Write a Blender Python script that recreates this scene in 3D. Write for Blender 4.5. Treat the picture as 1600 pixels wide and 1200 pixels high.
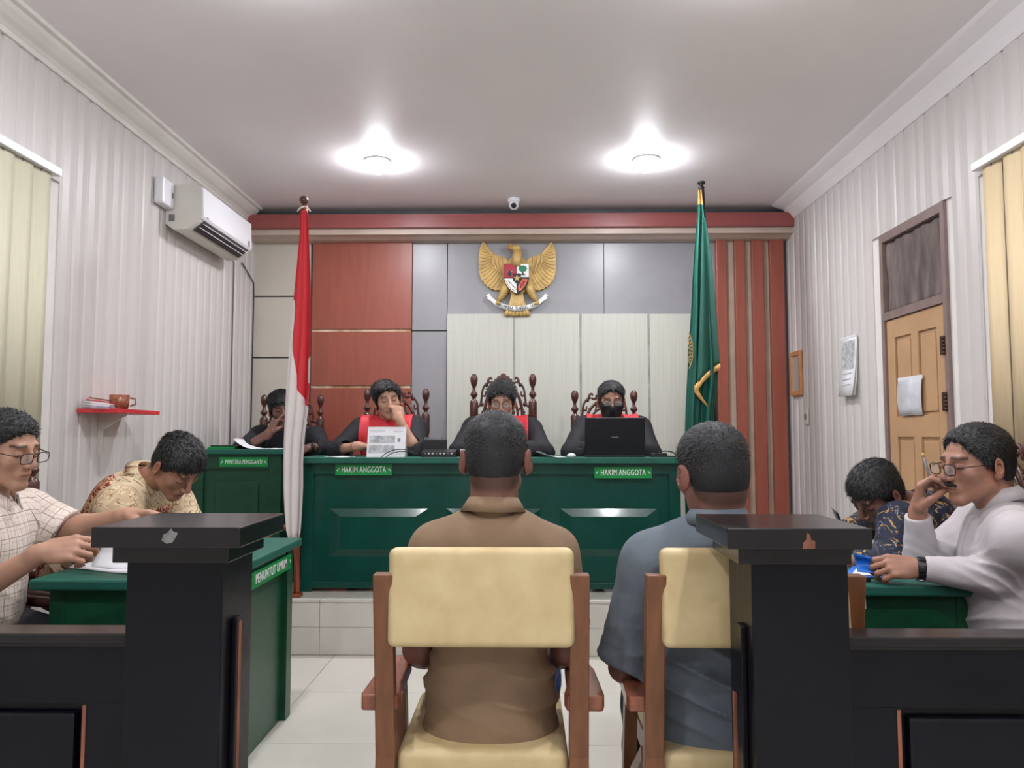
import bpy, bmesh, math, random
import numpy as np
from math import sin, cos, pi, radians, atan, sqrt
from mathutils import Vector, Matrix
random.seed(7)
SC = bpy.context.scene
COL = SC.collection
for o in list(bpy.data.objects): bpy.data.objects.remove(o)

# ------------------------------------------------------------------ camera
FPX = 1200.0
PITCH = atan(80/1200); YAW = atan(20/1200*cos(PITCH))
cd = bpy.data.cameras.new('camera'); cam = bpy.data.objects.new('camera', cd); COL.objects.link(cam)
cd.sensor_width = 36; cd.lens = FPX/1600*36; cd.clip_start = .05
cam.location = (0, 0, 1.2); cam.rotation_euler = (pi/2+PITCH, 0, YAW)
SC.camera = cam
# ------------------------------------------------------------------ world, view
w = bpy.data.worlds.new('world'); SC.world = w; w.use_nodes = True
w.node_tree.nodes['Background'].inputs[0].default_value = (.02, .025, .04, 1)
w.node_tree.nodes['Background'].inputs[1].default_value = .3
SC.view_settings.view_transform = 'Standard'; SC.view_settings.look = 'None'
SC.view_settings.gamma = 1; SC.view_settings.use_curve_mapping = False
SC.view_settings.exposure = -0.28
LAMPS = [(-.922, 4.7, 26), (.76, 4.7, 34), (-.9, 2.55, 26), (.8, 2.55, 26), (-.9, .3, 26), (.8, .3, 26), (-.9, -2.0, 20), (.8, -2.0, 20)]
LAMPCOL = (.98, .975, 1.0)
CEIL = 2.92
for x, y, p in LAMPS:
    ld = bpy.data.lights.new('downlight_light', 'AREA'); ld.shape = 'DISK'; ld.size = .09; ld.energy = p*.60; ld.color = LAMPCOL
    lo = bpy.data.objects.new('downlight_light', ld); COL.objects.link(lo); lo.location = (x, y, CEIL-.088)

# ------------------------------------------------------------------ layout helpers: a pixel + a depth gives a point of the place
_r = Vector((cos(YAW), sin(YAW), 0)); _w = Vector((-sin(YAW)*cos(PITCH), cos(YAW)*cos(PITCH), sin(PITCH)))
_u = Vector((sin(YAW)*sin(PITCH), -cos(YAW)*sin(PITCH), cos(PITCH)))
CC = Vector((0, 0, 1.2))
def ray(px, py): return _r*(px-800)+_u*(600-py)+_w*FPX
def at(px, py, Y): d = ray(px, py); return CC+d*(Y/d.y)
def atX(px, py, X): d = ray(px, py); return CC+d*(X/d.x)
def atZ(px, py, Z): d = ray(px, py); return CC+d*((Z-1.2)/d.z)
WL, WR, YB = -2.1, 2.01, 5.9
PZ, PY = .3, 4.27       # platform height, front edge

# ------------------------------------------------------------------ materials
def lin(c): 
    c = c/255.0
    return c/12.92 if c <= .04045 else ((c+.055)/1.055)**2.4
def rgb(r, g, b): return (lin(r), lin(g), lin(b), 1)
class NT:
    def __init__(s, name):
        s.m = bpy.data.materials.new(name); s.m.use_nodes = True; s.t = s.m.node_tree; s.n = s.t.nodes
        s.b = s.n['Principled BSDF']
    def node(s, ty, **k):
        n = s.n.new(ty)
        for a, v in k.items():
            if a.startswith('i_'):
                key = a[2:]; key = int(key) if key.isdigit() else key.replace('_', ' ')
                if isinstance(v, tuple) and len(v) == 2 and hasattr(v[0], 'outputs'): s.t.links.new(v[0].outputs[v[1]], n.inputs[key])
                else: n.inputs[key].default_value = v
            else: setattr(n, a, v)
        return n
    def link(s, a, o, b, i): s.t.links.new(a.outputs[o], b.inputs[i])
def coord(nt, kind='Object', scale=(1, 1, 1)):
    tc = nt.node('ShaderNodeTexCoord'); mp = nt.node('ShaderNodeMapping'); mp.inputs['Scale'].default_value = scale
    nt.link(tc, kind, mp, 'Vector'); return mp
def mat(name, c, rough=.5, metal=0, spec=.5, var=.08, vs=6, stretch=(1, 1, 1), bump=0, bs=60, bstretch=None, coat=0, emit=0, c2=None):
    nt = NT(name); b = nt.b; b.inputs['Roughness'].default_value = rough; b.inputs['Metallic'].default_value = metal
    b.inputs['Specular IOR Level'].default_value = spec
    if coat: b.inputs['Coat Weight'].default_value = coat; b.inputs['Coat Roughness'].default_value = .12
    c = rgb(*c)
    if emit:
        b.inputs['Emission Color'].default_value = c; b.inputs['Emission Strength'].default_value = emit
    if var:
        mp = coord(nt, 'Object', stretch)
        ns = nt.node('ShaderNodeTexNoise', i_Scale=vs, i_Detail=4.0, i_Vector=(mp, 'Vector'))
        mx = nt.node('ShaderNodeMix', data_type='RGBA')
        lo = rgb(*c2) if c2 else tuple(v*(1-var*1.5) for v in c[:3])+(1,)
        hi = c if c2 else tuple(min(1, v*(1+var)) for v in c[:3])+(1,)
        mx.inputs['A'].default_value = lo; mx.inputs['B'].default_value = hi
        cr = nt.node('ShaderNodeMapRange', i_1=.35, i_2=.65); nt.link(ns, 'Fac', cr, 0)
        nt.link(cr, 0, mx, 'Factor'); nt.link(mx, 'Result', b, 'Base Color')
    else: b.inputs['Base Color'].default_value = c
    if bump:
        mp = coord(nt, 'Object', bstretch or (1, 1, 1))
        n2 = nt.node('ShaderNodeTexNoise', i_Scale=bs, i_Detail=3.0, i_Vector=(mp, 'Vector'))
        bp = nt.node('ShaderNodeBump', i_Strength=bump, i_Distance=.004); nt.link(n2, 'Fac', bp, 'Height'); nt.link(bp, 'Normal', b, 'Normal')
    return nt.m
M = {}
def defmats():
    M['ceiling'] = mat('ceiling paint', (244, 241, 244), .5, var=.02, vs=1.2)
    M['wallpvc'] = mat('white ribbed wall panel', (206, 202, 200), .42, var=.03, vs=1.5, stretch=(1, 1, .3))
    M['plain'] = mat('white plaster', (226, 223, 220), .7, var=.03)
    M['moulding'] = mat('cornice paint', (222, 219, 214), .6, var=.03)
    M['tile'] = mat('glossy cream floor tile', (208, 205, 196), .16, var=.03, vs=3, spec=.5)
    M['riser'] = mat('beige riser tile', (208, 204, 196), .22, var=.04, vs=4)
    M['grout'] = mat('grout', (150, 146, 138), .8)
    M['beige'] = mat('beige laminate', (196, 190, 178), .45, var=.03, vs=3)
    M['redlam'] = mat('red brown laminate', (150, 80, 64), .36, var=.06, vs=5, stretch=(6, 6, .5))
    M['greylam'] = mat('grey laminate', (146, 147, 151), .33, var=.03)
    M['whitelam'] = mat('ivory fluted panel', (196, 198, 188), .42, var=.04, vs=40, stretch=(3, 3, .05))
    M['creamstrip'] = mat('cream metal strip', (232, 214, 188), .3, metal=.2, c2=(170, 128, 90), vs=9)
    M['greystrip'] = mat('grey joint strip', (168, 168, 162), .4, c2=(136, 134, 128), vs=10)
    M['redbeam'] = mat('red brown beam', (148, 78, 76), .35, var=.05, stretch=(.4, 4, 4))
    M['cream'] = mat('cream beam trim', (196, 178, 164), .4, var=.04)
    M['tealdark'] = mat('dark grey green strip', (66, 80, 82), .5, var=.05)
    M['tan'] = mat('tan strip', (180, 160, 142), .45)
    M['green'] = mat('dark green gloss paint', (8, 68, 58), .3, spec=.35, var=.10, vs=7, coat=.3, bump=.15, bs=22)
    M['greentop'] = mat('green felt top', (18, 92, 78), .55, var=.08, vs=12)
    M['green2'] = mat('mid green gloss paint', (16, 70, 46), .35, var=.12, vs=6, stretch=(1, 1, 3), bump=.12, bs=25)
    M['sign'] = mat('bright green sign', (4, 140, 66), .4, var=.03)
    M['white'] = mat('white print', (235, 238, 236), .5, var=0)
    M['black'] = mat('black lacquer', (11, 13, 22), .32, spec=.25, var=.3, vs=5, coat=.06, bump=.22, bs=30, c2=(7, 8, 16))
    M['blacktop'] = mat('black lacquer top', (24, 23, 25), .24, spec=.4, var=.2, vs=9, coat=.15, bump=.1, bs=40)
    M['rawwood'] = mat('bare orange wood', (140, 86, 66), .7, var=.25, vs=40, stretch=(1, 1, .2))
    M['chip'] = mat('grey chipped paint', (118, 120, 118), .7, var=.2, vs=90)
    M['chairwood'] = mat('brown chair wood', (124, 78, 48), .38, var=.12, vs=9, stretch=(6, 6, .7), coat=.2)
    M['armwood'] = mat('red brown armrest wood', (142, 84, 62), .25, var=.12, vs=8, stretch=(5, .8, 5), coat=.3)
    M['vinyl'] = mat('cream vinyl', (216, 196, 150), .45, var=.06, vs=14, bump=.25, bs=24, c2=(204, 182, 134))
    M['carved'] = mat('carved mahogany', (78, 44, 38), .33, var=.2, vs=22, coat=.2)
    M['carvedseat'] = mat('maroon upholstery', (120, 66, 60), .6, var=.1)
    M['doorleaf'] = mat('ochre door paint', (188, 150, 112), .45, var=.05, vs=4)
    M['frame'] = mat('mauve brown frame', (132, 112, 108), .45, var=.08, vs=12)
    M['gauze'] = mat('grey brown curtain cloth', (120, 108, 106), .8, var=.35, vs=7, stretch=(1, 2.5, .5), bump=.5, bs=7, bstretch=(1, 3, .5), c2=(84, 72, 70))
    M['hinge'] = mat('dark hinge', (70, 48, 42), .4, metal=.6)
    M['blind'] = mat('cream blind cloth', (208, 204, 180), .8, var=.03, vs=30, stretch=(8, 8, .2))
    M['blindwarm'] = mat('warm cream blind cloth', (232, 210, 170), .8, var=.03, vs=30, stretch=(8, 8, .2))
    M['whiteplastic'] = mat('white plastic', (232, 233, 238), .28, var=.02)
    M['offplastic'] = mat('off white plastic', (216, 214, 206), .4, var=.02)
    M['dark'] = mat('black plastic', (24, 24, 30), .4, var=.1)
    M['darkvent'] = mat('dark vent', (60, 60, 66), .5)
    M['grey'] = mat('grey plastic', (120, 120, 124), .4)
    M['gold'] = mat('gold paint', (200, 168, 104), .42, var=.14, vs=12, metal=.1)
    M['golddark'] = mat('deep gold paint', (176, 130, 62), .45, var=.1)
    M['fringe'] = mat('gold fringe', (206, 160, 92), .7, var=.2, vs=60, stretch=(1, 1, .2))
    M['red'] = mat('red flag cloth', (206, 40, 48), .6, var=.05, bump=.1)
    M['flagwhite'] = mat('white flag cloth', (226, 220, 216), .65, var=.03, bump=.1)
    M['flaggreen'] = mat('green flag cloth', (14, 82, 70), .5, var=.06)
    M['brownpole'] = mat('brown wood pole', (132, 66, 36), .35, var=.15, vs=10, stretch=(3, 3, .4))
    M['shieldred'] = mat('shield red', (170, 44, 60), .45, var=.05)
    M['shieldorange'] = mat('shield orange', (214, 104, 66), .45, var=.05)
    M['treegreen'] = mat('tree green', (30, 120, 84), .5)
    M['shelfred'] = mat('red shelf', (206, 56, 62), .4, var=.05)
    M['paper'] = mat('white paper', (232, 233, 238), .7, var=.02)
    M['bluefolder'] = mat('blue folder', (34, 118, 226), .4, var=.05)
    M['brownmug'] = mat('brown glazed mug', (118, 52, 40), .3, var=.5, vs=40, c2=(170, 110, 80))
    M['orangeframe'] = mat('orange wood frame', (196, 138, 90), .4, var=.1, vs=14)
    M['mirror'] = mat('mirror glass with painted reflection', (176, 175, 172), .3, metal=.15, var=.02)  # light grey base paints in the wall that the mirror reflects
    M['lampwhite'] = mat('lamp glow', (249, 249, 255), .5, var=0, emit=170)
    M['robe'] = mat('black robe cloth', (18, 20, 28), .75, var=.15, vs=9, bump=.1, bs=150)
    M['robered'] = mat('red robe facing', (212, 48, 60), .6, var=.06, vs=12)
    M['jabot'] = mat('white neck band', (226, 230, 238), .7, var=.04, stretch=(10, 1, 1), vs=12)
    M['brownpolo'] = mat('brown pique cloth', (142, 118, 94), .85, var=.06, vs=9, bump=.2, bs=260)
    M['greypolo'] = mat('blue grey cloth', (100, 110, 120), .8, var=.08, vs=9, bump=.15, bs=240)
    M['greyshirt'] = mat('pale grey cloth', (196, 190, 194), .8, var=.04, vs=9, bump=.12, bs=220)
    M['trouser'] = mat('dark trousers', (34, 36, 44), .8, var=.1)
    M['jeans'] = mat('blue jeans', (44, 74, 132), .85, var=.25, vs=40)
    M['shoe'] = mat('black shoe', (22, 20, 20), .35)
    M['maskcloth'] = mat('black mask cloth', (22, 24, 30), .8, var=.1)
    M['glassframe'] = mat('dark spectacle frame', (44, 32, 30), .35, metal=.3)
    M['steel'] = mat('steel', (190, 190, 190), .25, metal=.9)
    nt = NT('spectacle lens'); nt.b.inputs['Base Color'].default_value = (.9, .93, .95, 1); nt.b.inputs['Roughness'].default_value = .05
    nt.b.inputs['Alpha'].default_value = .18; nt.b.inputs['Specular IOR Level'].default_value = .8; M['lens'] = nt.m
    # skin reads the colour attribute
    nt = NT('skin'); a = nt.node('ShaderNodeAttribute', attribute_name='Col'); nt.link(a, 'Color', nt.b, 'Base Color')
    nt.b.inputs['Roughness'].default_value = .5; nt.b.inputs['Subsurface Weight'].default_value = .12; nt.b.inputs['Subsurface Radius'].default_value = (.012, .005, .003)
    nt.b.inputs['Subsurface Scale'].default_value = .6
    mp = coord(nt); n2 = nt.node('ShaderNodeTexNoise', i_Scale=180.0, i_Vector=(mp, 'Vector')); bp = nt.node('ShaderNodeBump', i_Strength=.15, i_Distance=.002)
    nt.link(n2, 'Fac', bp, 'Height'); nt.link(bp, 'Normal', nt.b, 'Normal'); M['skin'] = nt.m
    # hair
    for nm, c, c2 in (('hair', (22, 23, 27), (10, 10, 13)), ('hairgrey', (33, 35, 40), (12, 13, 16))):
        nt = NT('short black hair' if nm == 'hair' else 'greying hair'); mp = coord(nt, 'Object', (1, 1, .35))
        ns = nt.node('ShaderNodeTexNoise', i_Scale=420.0, i_Detail=4.0, i_Vector=(mp, 'Vector'))
        mx = nt.node('ShaderNodeMix', data_type='RGBA'); mx.inputs['A'].default_value = rgb(*c2); mx.inputs['B'].default_value = rgb(*c)
        nt.link(ns, 'Fac', mx, 'Factor'); nt.link(mx, 'Result', nt.b, 'Base Color'); nt.b.inputs['Roughness'].default_value = .55
        bp = nt.node('ShaderNodeBump', i_Strength=.6, i_Distance=.002); nt.link(ns, 'Fac', bp, 'Height'); nt.link(bp, 'Normal', nt.b, 'Normal'); M[nm] = nt.m
    # plaid: pu attribute holds cloth coordinates in metres
    nt = NT('off white cloth with thin brown check'); a = nt.node('ShaderNodeAttribute', attribute_name='pu')
    sp = nt.node('ShaderNodeSeparateXYZ'); nt.link(a, 'Vector', sp, 0); last = None
    for ax in (0, 1):
        for per, wd, ofs in ((.034, .0022, .0), (.034, .0009, .012)):
            m1 = nt.node('ShaderNodeMath', operation='ADD', i_1=ofs+10*per); nt.link(sp, ax, m1, 0)
            m2 = nt.node('ShaderNodeMath', operation='MODULO', i_1=per); nt.link(m1, 0, m2, 0)
            m3 = nt.node('ShaderNodeMath', operation='LESS_THAN', i_1=wd); nt.link(m2, 0, m3, 0)
            if last is None: last = m3
            else:
                m4 = nt.node('ShaderNodeMath', operation='MAXIMUM'); nt.link(last, 0, m4, 0); nt.link(m3, 0, m4, 1); last = m4
    mx = nt.node('ShaderNodeMix', data_type='RGBA'); mx.inputs['A'].default_value = rgb(226, 214, 204); mx.inputs['B'].default_value = rgb(148, 128, 118)
    nt.link(last, 0, mx, 'Factor'); nt.link(mx, 'Result', nt.b, 'Base Color'); nt.b.inputs['Roughness'].default_value = .85; M['plaid'] = nt.m
    # brown and cream batik: cream ground with small motifs, brown panels on the front
    def batik(name, ground, inks, scale, seed, obj=False):
        nt = NT(name); mp = nt.node('ShaderNodeMapping')
        if obj: a = nt.node('ShaderNodeTexCoord'); nt.link(a, 'Object', mp, 'Vector')
        else: a = nt.node('ShaderNodeAttribute', attribute_name='pu'); nt.link(a, 'Vector', mp, 'Vector')
        mp.inputs['Location'].default_value = (seed, seed*2, seed*3)
        wv = nt.node('ShaderNodeTexNoise', i_Scale=scale*.5, i_Detail=2.0, i_Vector=(mp, 'Vector'))
        ad = nt.node('ShaderNodeMix', data_type='VECTOR', i_Factor=.045); nt.link(mp, 'Vector', ad, 4); nt.link(wv, 'Color', ad, 5)
        col = nt.node('ShaderNodeRGB'); col.outputs[0].default_value = rgb(*ground); cur = (col, 0)
        for i, (ink, sc, th, kind) in enumerate(inks):
            if kind == 'vor':
                t = nt.node('ShaderNodeTexVoronoi', i_Scale=sc, feature='DISTANCE_TO_EDGE'); nt.link(ad, 1, t, 'Vector'); src = (t, 'Distance')
                m = nt.node('ShaderNodeMath', operation='LESS_THAN', i_1=th)
            elif kind == 'swirl':
                t = nt.node('ShaderNodeTexNoise', i_Scale=sc, i_Detail=1.0, i_Distortion=1.6); nt.link(mp, 'Vector', t, 'Vector'); src = (t, 'Fac')
                ab = nt.node('ShaderNodeMath', operation='SUBTRACT', i_1=.5+.02*i); nt.link(t, src[1], ab, 0)
                ab2 = nt.node('ShaderNodeMath', operation='ABSOLUTE'); nt.link(ab, 0, ab2, 0); src = (ab2, 0)
                m = nt.node('ShaderNodeMath', operation='LESS_THAN', i_1=th)
            else:
                t = nt.node('ShaderNodeTexVoronoi', i_Scale=sc); nt.link(ad, 1, t, 'Vector'); src = (t, 'Distance')
                m = nt.node('ShaderNodeMath', operation='LESS_THAN', i_1=th)
            nt.link(src[0], src[1], m, 0)
            mx = nt.node('ShaderNodeMix', data_type='RGBA'); nt.link(cur[0], cur[1], mx, 'A'); mx.inputs['B'].default_value = rgb(*ink); nt.link(m, 0, mx, 'Factor'); cur = (mx, 'Result')
        nt.link(cur[0], cur[1], nt.b, 'Base Color'); nt.b.inputs['Roughness'].default_value = .75; return nt.m
    M['batikcream'] = batik('cream batik cloth', (214, 196, 164), [((150, 110, 84), 26, .035, 'swirl'), ((96, 66, 54), 60, .12, 'dot'), ((196, 172, 138), 14, .05, 'swirl')], 30, .3)
    M['batikbrown'] = batik('brown batik cloth', (112, 40, 30), [((150, 62, 44), 50, .3, 'dot'), ((214, 176, 140), 52, .07, 'vor')], 60, .8, obj=True)
    M['batikblue'] = batik('navy batik cloth with gold and white leaves', (26, 36, 66), [((14, 18, 30), 9, .06, 'swirl'), ((110, 122, 134), 16, .011, 'swirl'), ((184, 142, 84), 12, .032, 'swirl'), ((18, 26, 50), 17, .055, 'swirl')], 20, 1.7)
defmats()

# ------------------------------------------------------------------ mesh helpers
class MB:
    def __init__(s): s.v = []; s.f = []; s.mi = []; s.sm = []
    def add(s, vs, fs, mi=0, sm=False, mtx=None):
        n = len(s.v)
        for p in vs: s.v.append(tuple(mtx @ Vector(p)) if mtx else tuple(p))
        for f in fs: s.f.append(tuple(i+n for i in f)); s.mi.append(mi); s.sm.append(sm)
        return s
    def box(s, x0, x1, y0, y1, z0, z1, bev=0, mi=0, mtx=None):
        if bev <= 0:
            vs = [(x, y, z) for x in (x0, x1) for y in (y0, y1) for z in (z0, z1)]
            return s.add(vs, [(0, 1, 3, 2), (4, 6, 7, 5), (0, 4, 5, 1), (2, 3, 7, 6), (0, 2, 6, 4), (1, 5, 7, 3)], mi, False, mtx)
        bm = bmesh.new(); bmesh.ops.create_cube(bm, size=1)
        for v in bm.verts: v.co = Vector(((x0+x1)/2+v.co.x*(x1-x0), (y0+y1)/2+v.co.y*(y1-y0), (z0+z1)/2+v.co.z*(z1-z0)))
        bmesh.ops.bevel(bm, geom=list(bm.edges), offset=bev, segments=2, profile=.5, affect='EDGES')
        s.bm(bm, mi, False, mtx); return s
    def bm(s, bm, mi=0, sm=False, mtx=None):
        bm.verts.index_update(); s.add([v.co.copy() for v in bm.verts], [[v.index for v in f.verts] for f in bm.faces], mi, sm, mtx); bm.free(); return s
    def prism(s, poly, d0, d1, plane='xz', mi=0, mtx=None, sm=False):
        # poly in the named plane, extruded along the third axis from d0 to d1
        def P(a, b, d): return {'xz': (a, d, b), 'yz': (d, a, b), 'xy': (a, b, d)}[plane]
        n = len(poly); vs = [P(a, b, d0) for a, b in poly]+[P(a, b, d1) for a, b in poly]
        fs = [tuple(range(n))[::-1], tuple(range(n, 2*n))]+[(i, (i+1) % n, n+(i+1) % n, n+i) for i in range(n)]
        return s.add(vs, fs, mi, sm, mtx)
    def lathe(s, prof, n=16, c=(0, 0, 0), mi=0, mtx=None, sm=True):
        vs = []; fs = []
        for r, z in prof:
            for k in range(n): t = 2*pi*k/n; vs.append((c[0]+r*cos(t), c[1]+r*sin(t), c[2]+z))
        for i in range(len(prof)-1):
            for k in range(n): a = i*n+k; b = i*n+(k+1) % n; fs.append((a, b, b+n, a+n))
        fs.append(tuple(range(n))[::-1]); fs.append(tuple(range((len(prof)-1)*n, len(prof)*n)))
        return s.add(vs, fs, mi, sm, mtx)
    def tube(s, pts, rad, n=8, mi=0, flat=None, mtx=None, closed=False):
        pts = [Vector(p) for p in pts]; N = len(pts); vs = []; fs = []
        rad = rad if hasattr(rad, '__len__') else [rad]*N
        prev = None
        for i, p in enumerate(pts):
            if closed: t = pts[(i+1) % N]-pts[i-1]
            else: t = pts[min(i+1, N-1)]-pts[max(i-1, 0)]
            t = t.normalized() if t.length > 1e-9 else Vector((0, 0, 1))
            if prev is None:
                a = Vector((0, 1, 0)) if abs(t.y) < .9 else Vector((1, 0, 0)); u = (a-t*a.dot(t)).normalized()
            else: u = (prev-t*prev.dot(t)).normalized()
            prev = u; v = t.cross(u)
            for k in range(n):
                th = 2*pi*k/n; fu = (flat or 1.0)
                vs.append(p+u*cos(th)*rad[i]*fu+v*sin(th)*rad[i])
        for i in range(N if closed else N-1):
            for k in range(n): a = i*n+k; b = i*n+(k+1) % n; j = ((i+1) % N)*n; fs.append((a, b, j+(k+1) % n, j+k))
        if not closed: fs.append(tuple(range(n))[::-1]); fs.append(tuple(range((N-1)*n, N*n)))
        return s.add(vs, fs, mi, True, mtx)
    def ball(s, c, r, nu=14, nv=9, mi=0, mtx=None):
        r = r if hasattr(r, '__len__') else (r, r, r); vs = []; fs = []
        for j in range(nv+1):
            ph = pi*j/nv
            for k in range(nu): t = 2*pi*k/nu; vs.append((c[0]+r[0]*sin(ph)*cos(t), c[1]+r[1]*sin(ph)*sin(t), c[2]+r[2]*cos(ph)))
        for j in range(nv):
            for k in range(nu): a = j*nu+k; b = j*nu+(k+1) % nu; fs.append((a, a+nu, b+nu, b))
        return s.add(vs, fs, mi, True, mtx)
    def sheet(s, grid, mi=0, sm=True):
        h = len(grid); wd = len(grid[0]); vs = [p for row in grid for p in row]
        return s.add(vs, [(i*wd+j, i*wd+j+1, (i+1)*wd+j+1, (i+1)*wd+j) for i in range(h-1) for j in range(wd-1)], mi, sm)
    def build(s, name, m, parent=None, world=True):
        me = bpy.data.meshes.new(name)
        off = Vector((0, 0, 0))
        if parent is not None and world: off = rootof(parent).location
        me.from_pydata([tuple(Vector(p)-off) for p in s.v], [], s.f)
        for x in (m if isinstance(m, (list, tuple)) else [m]): me.materials.append(M[x] if isinstance(x, str) else x)
        me.polygons.foreach_set('material_index', s.mi); me.polygons.foreach_set('use_smooth', s.sm)
        me.update()
        o = bpy.data.objects.new(name, me); COL.objects.link(o)
        if parent is not None: o.parent = parent
        return o
def rootof(o):
    while o.parent: o = o.parent
    return o
def tag(o, label=None, cat=None, group=None, kind=None):
    if label: o['label'] = label
    if cat: o['category'] = cat
    if group: o['group'] = group
    if kind: o['kind'] = kind
    return o
def thing(name, label, cat, loc=(0, 0, 0), group=None):
    o = bpy.data.objects.new(name, None); COL.objects.link(o); o.location = loc; o.empty_display_size = .1
    return tag(o, label, cat, group)
def struct(name, mb, m): return tag(mb.build(name, m), kind='structure')
def dup(o, parent=None):
    c = o.copy(); COL.objects.link(c)
    if parent is not None: c.parent = parent
    for ch in [x for x in bpy.data.objects if x.parent == o]: dup(ch, c)
    return c
def solid(o, t, off=0):
    md = o.modifiers.new('thickness', 'SOLIDIFY'); md.thickness = t; md.offset = off; return o
def spline(pts, n=6):
    P = [Vector(p) for p in pts]; out = []
    for i in range(len(P)-1):
        a = P[max(i-1, 0)]; b = P[i]; c = P[i+1]; d = P[min(i+2, len(P)-1)]
        for k in range(n):
            t = k/n; out.append(.5*((2*b)+(c-a)*t+(2*a-5*b+4*c-d)*t*t+(3*b-a-3*c+d)*t**3))
    out.append(P[-1]); return out
def text(name, body, size, m, parent, center, right, up, xs=.72, depth=.0012, bold=.012, world=True):
    cu = bpy.data.curves.new('t', 'FONT'); cu.body = body; cu.size = size; cu.align_x = 'CENTER'; cu.align_y = 'CENTER'
    cu.space_character = 1.07; cu.extrude = depth; cu.offset = bold*size; cu.resolution_u = 3
    to = bpy.data.objects.new('t', cu); COL.objects.link(to)
    bpy.context.view_layer.update()
    me = bpy.data.meshes.new_from_object(to.evaluated_get(bpy.context.evaluated_depsgraph_get()))
    bpy.data.objects.remove(to)
    right = Vector(right).normalized(); up = Vector(up).normalized(); nrm = right.cross(up)
    off = rootof(parent).location if world else Vector((0, 0, 0)); c = Vector(center)-off
    for v in me.vertices:
        p = v.co.copy(); v.co = c+right*p.x*xs+up*p.y+nrm*p.z
    me.materials.clear(); me.materials.append(M[m]); me.name = name
    o = bpy.data.objects.new(name, me); COL.objects.link(o); o.parent = parent; return o

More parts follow.
